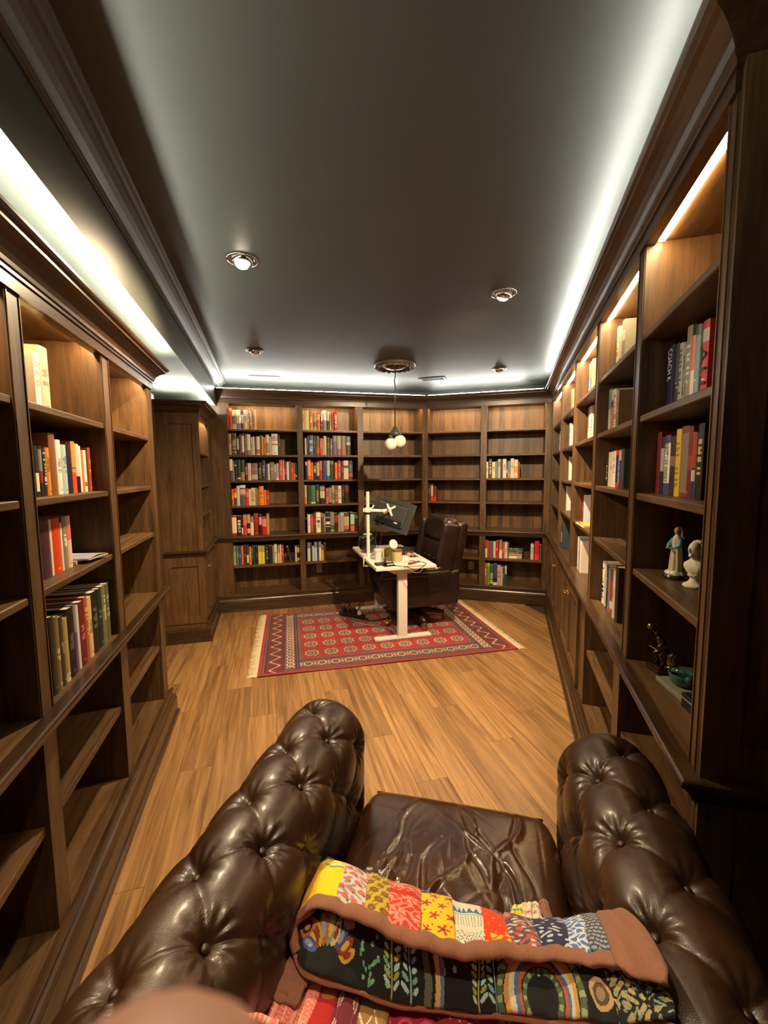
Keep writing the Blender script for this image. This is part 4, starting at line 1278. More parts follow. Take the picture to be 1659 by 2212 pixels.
for i, (x, y, r_, l_) in enumerate([(.30, .13, .2, 'upper of two white paper sheets at near edge of desk'), (.34, .09, -.35, 'lower of two white paper sheets at near edge of desk')]):
    t = at_desk('paper_sheet', l_, 'paper', x, y, r_, dz=.0012 - i * .0008)
    MB().box(0, .15, 0, .105, 0, .0006).build('sheet', plain('paper_white' + str(i), (.75, .73, .68), rough=.8), t)
    MB().box(.02, .09, .03 + .03 * i, .05 + .03 * i, .0006, .0008).build('print', plain('print_blue' + str(i), hexc('7d78a0'), rough=.8), t)
t = at_desk('pocket_knife', 'red handled multi tool with white marking', 'tool', .335, .045, .55, dz=.003)
MB().rbox(0, .11, 0, .028, 0, .020, .008, 3).build('handle', plain('red_handle', hexc('a31d22'), rough=.35), t); MB().box(.03, .075, .008, .02, .0199, .0206).build('marking', white_plastic, t)
MB().tube([(.108, .014, .010), (.16, .014, .010)], .004, 8).build('shaft', black_metal, t)
cb = thing('cable', 'black cable looped over the near edge of the desk', 'cable', on_desk(.3, .1))
pts = [(-.12, -.05, .004), (-.05, -.09, .004), (.05, -.105, .004), (.14, -.09, .004), (.20, -.03, .004), (.19, .05, .004), (.12, .10, .004), (.05, .12, .012)]
def smooth_pts(pts, n=6):
    P = [Vector(p) for p in pts]; out = []
    for i in range(len(P) - 1):
        p0, p1, p2, p3 = P[max(i - 1, 0)], P[i], P[i + 1], P[min(i + 2, len(P) - 1)]
        for k in range(n):
            t_ = k / n
            out.append(.5 * ((2 * p1) + (p2 - p0) * t_ + (2 * p0 - 5 * p1 + 4 * p2 - p3) * t_ ** 2 + (3 * p1 - p0 - 3 * p2 + p3) * t_ ** 3))
    return out + [P[-1]]
MB().tube(smooth_pts(pts), .003, 6).build('cord', black_plastic, cb, True)
MB().tube(smooth_pts([(-.02, -.105, .004), (.03, -.118, -.01), (.08, -.12, -.05), (.14, -.12, -.045), (.17, -.112, -.005), (.19, -.08, .004)]), .0025, 6).build('hanging_loop', plain('beige_cord', hexc('a58f70'), rough=.5), cb, True)
# power strip and cords on the rug
ps = thing('power_strip', 'black power strip with a tangle of plugs on the rug', 'power strip', (-.36, 4.55, .012), math.radians(-30))
MB().rbox(-.16, .16, -.03, .03, 0, .04, .008, 3).build('body', black_plastic, ps)
for i, (x, m_) in enumerate(((-.11, black_plastic), (-.04, black_plastic), (.03, black_plastic), (.10, white_plastic))):
    MB().rbox(x - .02, x + .02, -.022, .022, .04, .085, .006, 2).build('plug', m_, ps)
for i in range(6):
    a = i * 1.1; x = -.11 + .04 * i
    MB().tube(smooth_pts([(x, 0, .08), (x + .05 * math.cos(a), .06 * math.sin(a), .15 + .02 * (i % 3)), (x + .10 * math.cos(a), .10 * math.sin(a), .11), (x + .13 * math.cos(a + .5), .13 * math.sin(a + .5), .03), (x + .10 * math.cos(a + 1.2), .16 * math.sin(a + 1.2), .004)]), .003, 6).build('cord', black_plastic, ps, True)
MB().tube(smooth_pts([(.15, 0, .02), (.26, -.02, .003), (.36, .10, .003), (.46, .28, .003), (.6, .30, .003)]), .006, 6).build('thick_cord', black_plastic, ps, True)
wc = thing('white_cord', 'thin white cord trailing over the red rug to the desk foot', 'cord', (-.20, 4.30, .012))
MB().tube(smooth_pts([(-.16, .12, .003), (-.02, .0, .003), (.14, -.06, .003), (.26, -.14, .003), (.30, -.26, .003), (.315, -.36, .003)]), .0028, 6).build('cord', white_plastic, wc, True)
bc_ = thing('hanging_cables', 'dark cables hanging from the desk to the power strip', 'cable', (-.19, 4.27, DZ))
MB().tube(smooth_pts([(.0, .03, -.03), (-.03, .05, -.12), (-.05, .10, -.40), (-.10, .20, -.62), (-.16, .26, -.66)]), .003, 6).build('cord', black_plastic, bc_, True)
MB().tube(smooth_pts([(.02, .03, -.03), (.0, .08, -.25), (-.03, .16, -.5), (-.12, .28, -.65)]), .003, 6).build('cord', black_plastic, bc_, True)

# ------------------------------------------------------------------ office chair
oc = thing('office_chair', 'dark brown leather executive chair drawn up to the desk', 'chair', (.300, 4.46, .0105), math.radians(196))
def soft(mb, name, par, mat, sub=1, **k):
    o = mb.build(name, mat, par, True)
    md_ = o.modifiers.new('sub', 'SUBSURF'); md_.levels = sub; md_.render_levels = sub
    return o
soft(MB().rbox(-.36, .36, -.25, .25, .25, .40, .05, 3), 'seat_base', oc, leather_dark)
soft(MB().rbox(-.22, .40, -.235, .235, .38, .52, .06, 3), 'seat_cushion', oc, leather_dark)
for s in (-1, 1):
    a = MB(); y0, y1 = (s * .235, s * .345) if s > 0 else (s * .345, s * .235)
    pr = [(-.38, .235), (.28, .235), (.36, .25), (.43, .36), (.45, .48), (.44, .545), (.38, .56), (-.25, .575), (-.40, .60)]
    v = [(x, y0, z) for x, z in pr] + [(x, y1, z) for x, z in pr]; n = len(pr)
    f = [tuple(range(n)), tuple(range(2 * n - 1, n - 1, -1))] + [(i, i + n, (i + 1) % n + n, (i + 1) % n) for i in range(n)]
    o_ = a.add(v, f).build('armrest', leather_dark, oc)
    bv = o_.modifiers.new('bev', 'BEVEL'); bv.width = .03; bv.segments = 3
    soft(MB().rbox(-.30, .43, y0 - .01, y1 + .01, .535, .60, .028, 3), 'arm_pad', oc, leather_dark)
TB = Matrix.Translation((-.29, 0, .40)) @ Matrix.Rotation(math.radians(-11), 4, 'Y')
soft(MB().rbox(-.10, .05, -.33, .33, -.15, .70, .06, 3, M=TB), 'back_shell', oc, leather_dark)
soft(MB().rbox(.0, .15, -.27, .27, .05, .46, .06, 3, M=TB), 'back_cushion', oc, leather_dark)
soft(MB().rbox(-.04, .17, -.29, .29, .44, .72, .085, 4, M=TB), 'headrest', oc, leather_dark)
for s in (-1, 1):
    soft(MB().rbox(.0, .20, s * .30 - .045, s * .30 + .045, .15, .66, .04, 3, M=TB), 'wing', oc, leather_dark)
for yy in (-.12, 0, .12):
    MB().ball((.152, yy, .26), .013, 10, 6, M=TB).build('button', leather_dark, oc, True)
MB().tube([(0, 0, .10), (0, 0, .25)], .03, 14).tube([(0, 0, .18), (0, 0, .26)], .045, 14).build('gas_column', black_metal, oc, True, 40)
MB().tube([(.02, .10, .24), (.06, .26, .235)], .007, 8).build('tilt_lever', black_metal, oc, True)
legw = plain('office_base_wood', (.03, .012, .008), rough=.3, coat=.3)
for i in range(5):
    a = math.radians(72 * i + 20); c, s = math.cos(a), math.sin(a)
    l = MB().tube([(0, 0, .115), (.12 * c, .12 * s, .118), (.25 * c, .25 * s, .098), (.335 * c, .335 * s, .080)], [.034, .030, .024, .021], 10).build('base_leg', legw, oc, True)
    MB().tube([(.325 * c, .325 * s, .075), (.325 * c, .325 * s, .045)], .009, 8).lathe([(.006, -.011), (.024, -.011), (.026, 0), (.024, .011), (.006, .011)], 18, M=Matrix.Translation((.335 * c, .335 * s, .026)) @ Matrix.Rotation(a + .8, 4, 'Z') @ Matrix.Rotation(math.radians(90), 4, 'X')).build('caster', brass, l, True, 40)
MB().lathe([(0, .07), (.045, .07), (.05, .09), (.05, .14), (.035, .15), (0, .15)], 20).build('base_hub', legw, oc, True, 40)

# ------------------------------------------------------------------ tufted leather armchair (seen from behind and above)
ARM_R, ARM_Z, XC, YB, YF = .13, .66, .453, -.47, .535
ac = thing('armchair', 'dark brown buttoned leather club armchair facing the desk', 'armchair', (.1224, .8654, 0), math.radians(-13.5))
def prof(t):
    """rolled arm section by arc length: t = 0 on top, positive towards the seat"""
    o = np.zeros_like(t); z = np.zeros_like(t); no = np.zeros_like(t); nz = np.zeros_like(t)
    th = t / ARM_R
    arc = (th <= math.pi / 2) & (th >= -2.18)
    o[arc] = -ARM_R * np.sin(th[arc]); z[arc] = ARM_Z + ARM_R * np.cos(th[arc]); no[arc] = -np.sin(th[arc]); nz[arc] = np.cos(th[arc])
    i = th > math.pi / 2
    s = t[i] - ARM_R * math.pi / 2
    o[i] = -ARM_R + .02 * s; z[i] = ARM_Z - s; no[i] = -1
    e = th < -2.18
    s = -2.18 * ARM_R - t[e]
    o0, z0 = ARM_R * math.sin(2.18), ARM_Z + ARM_R * math.cos(2.18)
    o[e] = o0 - .028 * (1 - np.exp(-s / .05)); z[e] = z0 - s; no[e] = 1
    return o, z, no, nz
T0, DT, DS = -.0386, .1125, .2
def tuft(s, t, lim):
    k = (t - T0) / DT
    a = s / DS + k / 2; b = s / DS - k / 2
    pil = (np.abs(np.sin(math.pi * a)) * np.abs(np.sin(math.pi * b))) ** .30
    # distance to the nearest button
    ai, bi = np.round(a), np.round(b)
    sb = (ai + bi) / 2 * DS; tb = (ai - bi) * DT
    ds_, dt_ = s - sb, (t - T0) - tb
    r = np.hypot(ds_, dt_); ph = np.arctan2(dt_, ds_)
    h = .0145 * pil - .016 * np.exp(-(r / .016) ** 2) - .015 * np.exp(-(r / .038) ** 2)
    h += .0026 * np.cos(11 * ph + 2 * ai) * np.exp(-((r - .036) / .020) ** 2) * (.4 + .6 * np.abs(np.sin(ai * 2.3 + bi)))
    fade = smoothstep(-.33, -.25, t) * (1 - smoothstep(.42, .50, t)) * lim
    return h * fade + .010 * (1 - fade)
def arm_surface(kind, ns=260, nt=230):
    t = np.linspace(.54, -.60, nt)
    o, z, no, nz = prof(t)
    u = np.linspace(0, 1, ns)
    O, Zz = np.broadcast_to(o, (ns, nt)).copy(), np.broadcast_to(z, (ns, nt)).copy()
    NO, NZ = np.broadcast_to(no, (ns, nt)), np.broadcast_to(nz, (ns, nt))
    Tt = np.broadcast_to(t, (ns, nt))
    if kind == 'back':
        A = (-XC - O) + (2 * XC + 2 * O) * u[:, None]
        dist = np.minimum(A - (-XC - O), (XC + O) - A)
        lim = smoothstep(0, .05, dist)
        h = tuft(A, Tt, lim)
        O2, Z2 = O + NO * h, Zz + NZ * h
        P = np.stack([A, YB - O2, Z2], -1)
    else:
        # more samples towards the rounded front
        y0 = YB - O
        uu = 1 - (1 - u[:, None]) ** 1.0
        A = YF + (y0 - YF) * uu
        dist = A - y0
        lim = smoothstep(0, .05, dist) * (1 - smoothstep(.455, .50, A))
        h = tuft(A - .415, Tt, lim)
        q = np.clip((A - .455) / (YF - .455), 0, 1)
        sc = np.sqrt(np.clip(1 - q ** 2.2, 0, 1))
        O2 = (O + NO * h) * (.04 + .96 * sc)
        Z2 = Zz + NZ * h
        Z2 = np.where(Z2 > ARM_Z, ARM_Z + (Z2 - ARM_Z) * (.18 + .82 * sc), Z2)
        sg = -1 if kind == 'left' else 1
        P = np.stack([sg * (XC + O2), A, Z2], -1)
    return P
for kind, nm in (('left', 'rolled_arm'), ('right', 'rolled_arm'), ('back', 'rolled_back')):
    P = arm_surface(kind)
    mb = MB(); mb.grid(P, flip=(kind != 'left'))
    body = mb.build(nm, leather_brown, ac, True)
    # leather buttons in the tufts
    bm_ = MB().ball((0, 0, 0), .0085, 12, 8, sc=(1, 1, .6)).mesh('button', leather_brown, True)
    for k in range(-2, 5):
        t = T0 + k * DT
        if t > .44: continue
        o, z, no, nz = [float(q[0]) for q in prof(np.array([t]))]
        for i in range(-6, 7):
            s = DS * (i + (.5 if k % 2 else 0))
            if kind == 'back':
                if abs(s) > XC + o - .05: continue
                pos = Vector((s, YB - (o - no * .017), z - nz * .017)); nrm = Vector((0, -no, nz))
            else:
                y = .415 + s
                if y > .45 or y < YB - o + .05: continue
                sg = -1 if kind == 'left' else 1
                pos = Vector((sg * (XC + o - no * .017), y, z - nz * .017)); nrm = Vector((sg * no, 0, nz))
            child(bm_, 'button', body, Matrix.Translation(pos) @ nrm.to_track_quat('Z', 'Y').to_matrix().to_4x4())
# seat cushion, creased and shiny
n1, n2 = 220, 260
u = np.linspace(-1, 1, n1); v = np.linspace(-1, 1, n2)
U, V = np.meshgrid(u, v, indexing='ij')
X = .316 * U; Y = .095 + .435 * V
Zs = .472 + .038 * (1 - U ** 2) * (1 - V ** 2) - .040 * np.abs(U) ** 18 - .040 * np.abs(V) ** 20
rs = np.random.RandomState(5)
for i in range(26):
    cx, cy = rs.uniform(-.17, .22), rs.uniform(.05, .40)
    ang = math.radians(90) + rs.uniform(-.55, .55) + cx * 1.2
    L_, A_, S_ = rs.uniform(.05, .15), rs.uniform(-.011, .009), rs.uniform(.007, .016)
    dx, dy = X - cx, Y - cy
    al = dx * math.cos(ang) + dy * math.sin(ang); ac_ = -dx * math.sin(ang) + dy * math.cos(ang) + .018 * np.sin(al * 22 + i)
    Zs += A_ * np.exp(-(ac_ / S_) ** 2) * np.exp(-(al / L_) ** 2)
for i in range(22):
    cx, cy = rs.uniform(-.28, .28), rs.uniform(.0, .45); ang = rs.uniform(0, 3.14)
    dx, dy = X - cx, Y - cy
    al = dx * math.cos(ang) + dy * math.sin(ang); ac_ = -dx * math.sin(ang) + dy * math.cos(ang)
    Zs += rs.uniform(-.002, .002) * np.exp(-(ac_ / .006) ** 2) * np.exp(-(al / .09) ** 2)
X = X * (1 - .07 * np.abs(V) ** 12); Y = .095 + (Y - .095) * (1 - .035 * np.abs(U) ** 12)
P = np.stack([X, Y, Zs], -1)
mb = MB(); mb.grid(P)
for edge, fl in ((P[:, 0], False), (P[:, -1], True), (P[0], True), (P[-1], False)):
    bot = edge.copy(); bot[:, 2] = .335
    mid = edge.copy(); mid[:, 2] = .40; c0 = np.array([0, .095, 0]); mid[:, :2] = c0[:2] + (mid[:, :2] - c0[:2]) * 1.012
    mb.grid(np.stack([edge, mid, bot], 0), flip=fl)
sc_ = mb.build('seat_cushion', leather_seat, ac, True)
pipe = [(-.316, .53, .437), (0, .532, .437), (.316, .53, .437)]
MB().tube([(-.285, .529, .432), (.285, .529, .432)], .006, 8).tube([(-.285, .529, .345), (.285, .529, .345)], .006, 8).build('piping', leather_brown, ac, True)
MB().rbox(-.33, .33, -.36, .515, .12, .335, .02, 3).build('seat_frame', leather_brown, ac)
for sg in (-1, 1):
    for y in (-.36, .44):
        MB().lathe([(0, 0), (.022, 0), (.034, .02), (.040, .045), (.034, .07), (.022, .08), (.028, .09), (.028, .13), (0, .13)], 20, M=Matrix.Translation((sg * .43, y, 0))).build('bun_foot', wood_moldv, ac, True)

# ------------------------------------------------------------------ patchwork quilt thrown over the seat
qt = thing('quilt', 'folded patchwork quilt with brown binding heaped on the armchair seat', 'quilt', (.1224, .8654, .5), math.radians(-13.5))
QA = [(-.312, .029, .58), (-.300, .067, .60), (-.262, .060, .605), (-.085, .036, .605), (.138, .027, .60), (.236, .028, .61), (.313, .005, .67), (.348, -.061, .755)]
QE1 = [(-.306, -.090, .61), (-.252, -.074, .640), (-.141, -.092, .648), (-.039, -.109, .648), (.053, -.104, .646), (.150, -.090, .655), (.245, -.115, .70), (.307, -.164, .768), (.364, -.217, .822)]
QE2 = [(-.301, -.116, .58), (-.262, -.143, .570), (-.168, -.140, .565), (-.081, -.143, .563), (.054, -.127, .563), (.107, -.129, .578), (.219, -.150, .63), (.303, -.200, .715), (.364, -.245, .80)]
def resamp(pl, n):
    P = np.array(smooth_pts(pl, 12)); d = np.r_[0, np.cumsum(np.linalg.norm(np.diff(P, axis=0), axis=1))]
    s = np.linspace(0, d[-1], n)
    return np.stack([np.interp(s, d, P[:, i]) for i in range(3)], -1)
def c3(h): return np.array(hexc(h))
def pattern(kind, U, V, seed=0):
    """printed cotton, U and V in metres over the patch"""
    r = np.random.RandomState(seed)
    C = np.zeros(U.shape + (3,))
    def fill(h): C[:] = c3(h)
    def put(m, h): C[m] = c3(h)
    def cells(sz, jx=0.0):
        a = U / sz; b = V / sz; i = np.floor(b).astype(int); a2 = a + .5 * (i % 2) + jx
        return (a2 % 1 - .5) * sz, (b % 1 - .5) * sz, np.floor(a2).astype(int), i
    def wob(f): return np.sin(U * f + 1.7 * np.sin(V * f * .8 + seed)) * np.cos(V * f * 1.1 + 1.3 * np.sin(U * f * .7))
    if kind == 'yellow':
        fill('f2d21c'); put((V > .78 * V.max()) & (wob(160) > .1), 'f4ee9a'); put(np.abs(V - .74 * V.max() - .004 * np.sin(U * 130)) < .003, '4f93b5')
    elif kind == 'amber': fill('e0a31a'); put(wob(200) > .5, 'd08a14')
    elif kind == 'pinkfloral':
        fill('d9c2cc'); put(wob(190) > .25, '9a8f86'); x, y, i, j = cells(.026); put(np.hypot(x, y * 1.4) < .009, 'c96a5a'); put(np.hypot(x - .006, y * 1.2 + .007) < .004, '6d6b52')
    elif kind == 'olive':
        fill('c9ac3a'); x, y, i, j = cells(.024); put(np.hypot(x, y) < .0085, '7a5a1e'); put(np.hypot(x, y) < .004, 'a1672a'); put((np.abs(x - y) < .002) & (np.hypot(x, y) > .0085), '8a7322')
    elif kind == 'damask':
        fill('c93a2e'); put(np.abs(wob(150)) < .28, 'e08a72'); x, y, i, j = cells(.05); rr = np.hypot(x, y); put((rr < .016) & (np.sin(np.arctan2(y, x) * 6) > 0), 'e59a80'); put((V > .6 * V.max()) & (V < .72 * V.max()), 'c22a22')
    elif kind == 'yellowflower':
        fill('f0c41e'); x, y, i, j = cells(.034); rr = np.hypot(x, y); th = np.arctan2(y, x); put(rr < .0075 + .0045 * np.cos(5 * th), 'c22a4a'); put(rr < .003, '5a5a2a'); put((np.hypot(x - .014, y - .012) < .0025), 'c22a4a')
    elif kind == 'whitetri':
        fill('dcd8c4'); v = V / V.max(); put((v > .62) & (v < .80) & (np.abs((U / .012) % 1 - .5) * .9 < (.80 - v) / .18 * .5), '2f6fae'); put((v > .30) & (v < .55) & ((U / .006) % 1 < .3), '9aa090'); put((v < .22) & (np.abs((v * 5 + np.abs((U / .008) % 1 - .5)) % .5) < .12), '6d7568'); put((np.abs(v - .58) < .012), '6d7568')
    elif kind == 'orange':
        fill('de3d16'); x, y, i, j = cells(.022); put(np.hypot(x, y) < .003, 'e8832a'); put((V < .2 * V.max()) & (wob(200) > .1), 'e3c02a')
    elif kind == 'rednavy':
        fill('5a4a5c'); put(wob(170) > .2, 'b85a50'); put(wob(230) < -.45, 'c9c4b8')
    elif kind == 'navy': fill('25284f'); put((wob(210) > .45), 'b9bfcf')
    elif kind == 'bluewhite': fill('5379b0'); put(np.abs(wob(170)) < .33, 'd7dde3')
    elif kind == 'greyblue': fill('3d4a66'); x, y, i, j = cells(.011); put(np.hypot(x, y) < .0036, '8e9aac'); put((np.hypot(x - .004, y) < .0026), 'b5ae8c')
    elif kind == 'pinkstripe': fill('e2766c'); put(((U / .018) % 1 < .28), 'efa596'); put(((U / .009) % 1 < .12), 'c83f3f'); put((np.abs(wob(400)) < .15), 'eeb0a2')
    elif kind == 'red': fill('b3201f'); put((np.hypot(U - .5 * U.max(), V - .8 * V.max()) < .012), 'b06a34')
    elif kind == 'ikat': fill('6d2238'); put(np.abs((U / .022) % 1 - .5) < .10 + .10 * np.sin(V * 130), 'd9b39a'); put(np.abs((U / .022) % 1 - .5) < .03, '8a3a4c')
    elif kind == 'oliveleaf': fill('9a7440'); x, y, i, j = cells(.03); put(np.abs(np.abs(x) - .4 * (y + .012)) < .0016, 'd8cfa8'); put((V > .8 * V.max()), '7a8a86')
    elif kind == 'magenta': fill('a81c3c'); x, y, i, j = cells(.04); put(np.hypot(x, y) < .012, 'd5486a'); put(np.hypot(x, y) < .006, '8f1230'); put(wob(90) > .75, 'd06a2a')
    elif kind == 'crimson': fill('8f1718'); x, y, i, j = cells(.017); put(np.hypot(x, y) < .0022, 'd9a58a')
    elif kind == 'rose': fill('c25070'); put(wob(140) > .5, 'd98a9c')
    elif kind == 'creamred': fill('e4d8bd'); x, y, i, j = cells(.017); rr = np.hypot(x, y); put(rr < .006, 'b9a08c'); put(rr < .0045, 'e4d8bd'); put(rr < .003, 'c05050')
    elif kind == 'floral':
        fill('0f1318')
        W_ = U.max(); vv = V
        def ell(cx, cy, a, b, ang, h):
            dx, dy = U - cx, vv - cy; x = dx * math.cos(ang) + dy * math.sin(ang); y = -dx * math.sin(ang) + dy * math.cos(ang); put((x / a) ** 2 + (y / b) ** 2 < 1, h)
        # garden of petals at the left
        for q in range(9):
            a = math.pi * (.1 + .1 * q); c = ['c7a53e', '8f3a22', '44568e', 'd4c08a', '7d9a86', 'b56a3a'][q % 6]
            ell(.085 + .045 * math.cos(a), .018 + .032 * math.sin(a), .020, .009, a, c); ell(.085 + .045 * math.cos(a), .018 + .032 * math.sin(a), .011, .0045, a, ['8f3a22', 'd9b64a', '90a0b0'][q % 3])
        ell(.028, .050, .022, .016, .4, 'b4602a'); ell(.028, .050, .013, .010, .4, '2a1a14'); ell(.028, .050, .006, .006, 0, 'c8742e')
        for q in range(8): ell(.06 + .007 * q, .075 + .010 * math.sin(q * 1.9), .008, .003, q * 1.1, ['8f7a2a', '5d6b30'][q % 2])
        ell(.125, .066, .011, .009, 0, 'b07a8c')
        # stems of leaves
        for cx, col_, tall in ((.265, '78b7bb', .085), (.440, '78b7bb', .085), (.228, '9aa845', .07), (.405, '9aa845', .07)):
            put((np.abs(U - cx) < .0012) & (vv < tall), col_)
            for q in range(6):
                y = .010 + q * tall / 6.5
                for s in (-1, 1): ell(cx + s * .010, y + .004, .0085 - .0006 * q, .0034, s * .75, col_ if q % 2 else 'a9d2cf')
        for q in range(26): ell(.15 + r.rand() * .08, .005 + r.rand() * .06, .0032, .0032, 0, ['5fa08a', '86b890'][q % 2])
        for cx, cy in ((.150, .085), (.168, .092), (.345, .08), (.365, .074), (.335, .045), (.355, .050), (.53, .05), (.55, .075), (.60, .03)):
            ell(cx, cy, .0042, .0062, 0, '8cc9c6')
        # bands and paisley curve
        for cx in (.300,):
            put((np.abs(U - cx - .004 * np.sin(vv * 60)) < .007), '5b6a50'); put((np.abs(U - cx - .018 - .006 * np.sin(vv * 30)) < .005), 'cdb87c'); put((np.abs(U - cx - .026 - .006 * np.sin(vv * 30)) < .004), '5b7fb0')
        px_, py_ = .535, .018
        rr = np.hypot((U - px_) * .9, vv - py_)
        for r0, r1, h in ((.072, .084, '55664a'), (.062, .070, 'c9a25a'), (.054, .062, 'd8d0b4'), (.047, .054, '5672a8'), (.041, .047, 'b9602e'), (.030, .039, '4d6448')): put((rr > r0) & (rr < r1), h)
        a_ = np.arctan2(vv - py_, U - px_)
        put((rr > .073) & (rr < .083) & (np.sin(a_ * 26) > .4), 'a3b083'); put((rr > .031) & (rr < .038) & (np.sin(a_ * 16) > .3), '93a878')
        put((np.hypot(U - .478, vv - .075) < .020), 'c79aa4')
        ell(.665, .030, .026, .022, 0, 'c4a077'); ell(.665, .030, .018, .015, 0, '5d4a38'); ell(.665, .030, .010, .009, 0, '9a8468')
        ell(.625, .075, .014, .012, 0, 'c9b684'); ell(.625, .075, .008, .008, 0, 'b2452e')
        m = (U > .69) & (wob(210) > .15); put(m, 'b8a776'); put((U > .69) & (wob(300) > .55), '84a088')
    elif kind == 'brown': fill('90604b')
    C *= (.9 + .2 * r.rand(*U.shape))[..., None]
    return C.clip(0, 1)
def ruled(E0, E1, u0, u1, v0, v1, nu, nv, puff=.004, arch=0.0, crease=0.0, seed=0, dz=0.0):
    """strip between two edge lines; local frame of the quilt"""
    us, vv = np.linspace(u0, u1, nu), np.linspace(v0, v1, nv)
    idx = us * (len(E0) - 1)
    a = np.stack([np.interp(idx, np.arange(len(E0)), E0[:, i]) for i in range(3)], -1)
    b = np.stack([np.interp(idx, np.arange(len(E1)), E1[:, i]) for i in range(3)], -1)
    P = a[:, None] + (b - a)[:, None] * vv[None, :, None]
    P[:, :, 2] += arch * np.sin(math.pi * vv)[None, :] + dz
    su = np.linspace(0, 1, nu); sv = np.linspace(0, 1, nv)
    P[:, :, 2] += puff * (np.clip(np.sin(math.pi * su), 0, 1) ** .4)[:, None] * (np.clip(np.sin(math.pi * sv), 0, 1) ** .4)[None, :]
    g = np.sin(us * 95 + seed)[:, None] * np.sin(vv * 5 + 1)[None, :] * .0022 + np.sin(us * 37 + 2 * seed)[:, None] * .003
    P[:, :, 2] += g * (1 if crease == 0 else crease)
    return P
def patch(name, E0, E1, u0, u1, v0, v1, kind, seed=0, arch=0.0, par=None, thick=.010, puff=.004, crease=0.0, dz=0.0, res=1.0):
    Lu = np.linalg.norm(np.diff(E0, axis=0), axis=1).sum() * (u1 - u0); Lv = float(np.linalg.norm(E0 - E1, axis=1).mean()) * (v1 - v0)
    nu, nv = max(int(Lu / .0017 * res), 8), max(int(Lv / .0017 * res), 8)
    P = ruled(E0, E1, u0, u1, v0, v1, nu + 1, nv + 1, puff, arch, crease, seed, dz)
    P[:, :, 2] -= .5
    Uu, Vv = np.meshgrid((np.arange(nu) + .5) / nu * Lu, (np.arange(nv) + .5) / nv * Lv, indexing='ij')
    C = pattern(kind, Uu, Vv, seed)
    fl = True
    mb = MB(); mb.grid(P, cols=C, flip=fl)
    o = mb.build(name, quilt_mat, par if par is not None else qt, True)
    sd = o.modifiers.new('solid', 'SOLIDIFY'); sd.thickness = thick; sd.offset = -1
    return o
EA, EE1, EE2 = resamp(QA, 240), resamp(QE1, 240), resamp(QE2, 240)
# v runs from the near binding (0) to the far fold (1)
px = [(.0, .045, 'amber'), (.045, .125, 'yellow'), (.125, .215, 'pinkfloral'), (.215, .275, 'olive'), (.275, .365, 'damask'), (.365, .455, 'yellowflower'), (.455, .54, 'whitetri'), (.54, .61, 'orange'), (.61, .675, 'rednavy'), (.675, .755, 'navy'), (.755, .825, 'bluewhite'), (.825, .895, 'greyblue')]
for i, (a, b, kd) in enumerate(px):
    patch('patch', EE1, EA, a, b, .11, 1.0, kd, seed=i, arch=.010)['label'] = 'printed cotton patch'
patch('binding', EE1, EA, .0, .895, -.02, .11, 'brown', seed=3, arch=.010, puff=.005, thick=.011, crease=1.0)
patch('binding', EE1, EA, .895, 1.0, -.02, 1.0, 'brown', seed=4, arch=.014, puff=.006, thick=.014)
# far fold tucked down to the seat
down = EA.copy(); down[:, 2] -= .075; down[:, 1] += .004
fold = EA.copy(); fold[:, 2] += .0
patch('fold', fold, down, 0.0, .80, 0, 1, 'greyblue', seed=9, thick=.008, puff=.012)
# dark floral reverse showing under the top fold
ta = EE1.copy(); ta[:, 2] -= .030; ta[:, 1] += .030
patch('lining', EE2, ta, .0, 1.0, .0, 1.0, 'floral', seed=2, puff=.006, thick=.012)
e2a = EE2.copy(); e2a[:, 1] -= .008; e2a[:, 2] -= .006
patch('binding', e2a, EE2, .0, 1.0, 0, 1.0, 'brown', seed=6, puff=.002, thick=.007, crease=.5)
lft0 = np.array([EE2[0], EE2[2]]); 
MB().tube([(p[0], p[1], p[2] - .5) for p in smooth_pts([tuple(EE2[3]), tuple(EE2[0] + np.array([-.008, .006, .008])), tuple(EE1[0] + np.array([-.010, .0, -.004])), tuple(EE1[12] + np.array([-.004, .004, .004]))])], .011, 10, col=hexc('90604b')).build('binding', quilt_mat, qt, True)
# lower layer running up the chair back
C0 = EE2.copy(); C0[:, 2] -= .045; C0[:, 1] += .03
C0[:, 0] = np.linspace(-.312, .34, 240); C0[:, 2] = np.clip(C0[:, 2], .5, .535)
C1_ = np.stack([np.linspace(-.300, .33, 240), np.full(240, -.325), np.full(240, .56)], -1)
pc = [(.0, .115, 'pinkstripe'), (.115, .18, 'red'), (.18, .255, 'ikat'), (.255, .335, 'oliveleaf'), (.335, .475, 'magenta'), (.475, .57, 'crimson'), (.57, .66, 'rose'), (.66, .76, 'creamred'), (.76, .88, 'damask'), (.88, 1.0, 'navy')]
for i, (a, b, kd) in enumerate(pc):
    patch('patch', C1_, C0, a, b, 0, 1, kd, seed=20 + i, puff=.004, thick=.012)
C2_ = C1_.copy(); C2_[:, 1] = -.335; C2_[:, 2] = .72
for i, (a, b, kd) in enumerate(pc):
    patch('patch', C2_, C1_, a, b, 0, 1, kd, seed=40 + i, puff=.004, thick=.010, res=.6)
lf0 = np.array([(-.312, -.06, .545), (-.312, .0, .535)]); 
SL0 = np.stack([np.full(30, -.314), np.linspace(-.20, .01, 30), np.linspace(.560, .530, 30)], -1); SL1 = SL0.copy(); SL1[:, 0] += .05; SL1[:, 2] -= .004
patch('binding', SL1, SL0, .0, 1.0, 0, 1, 'brown', seed=8, thick=.010)
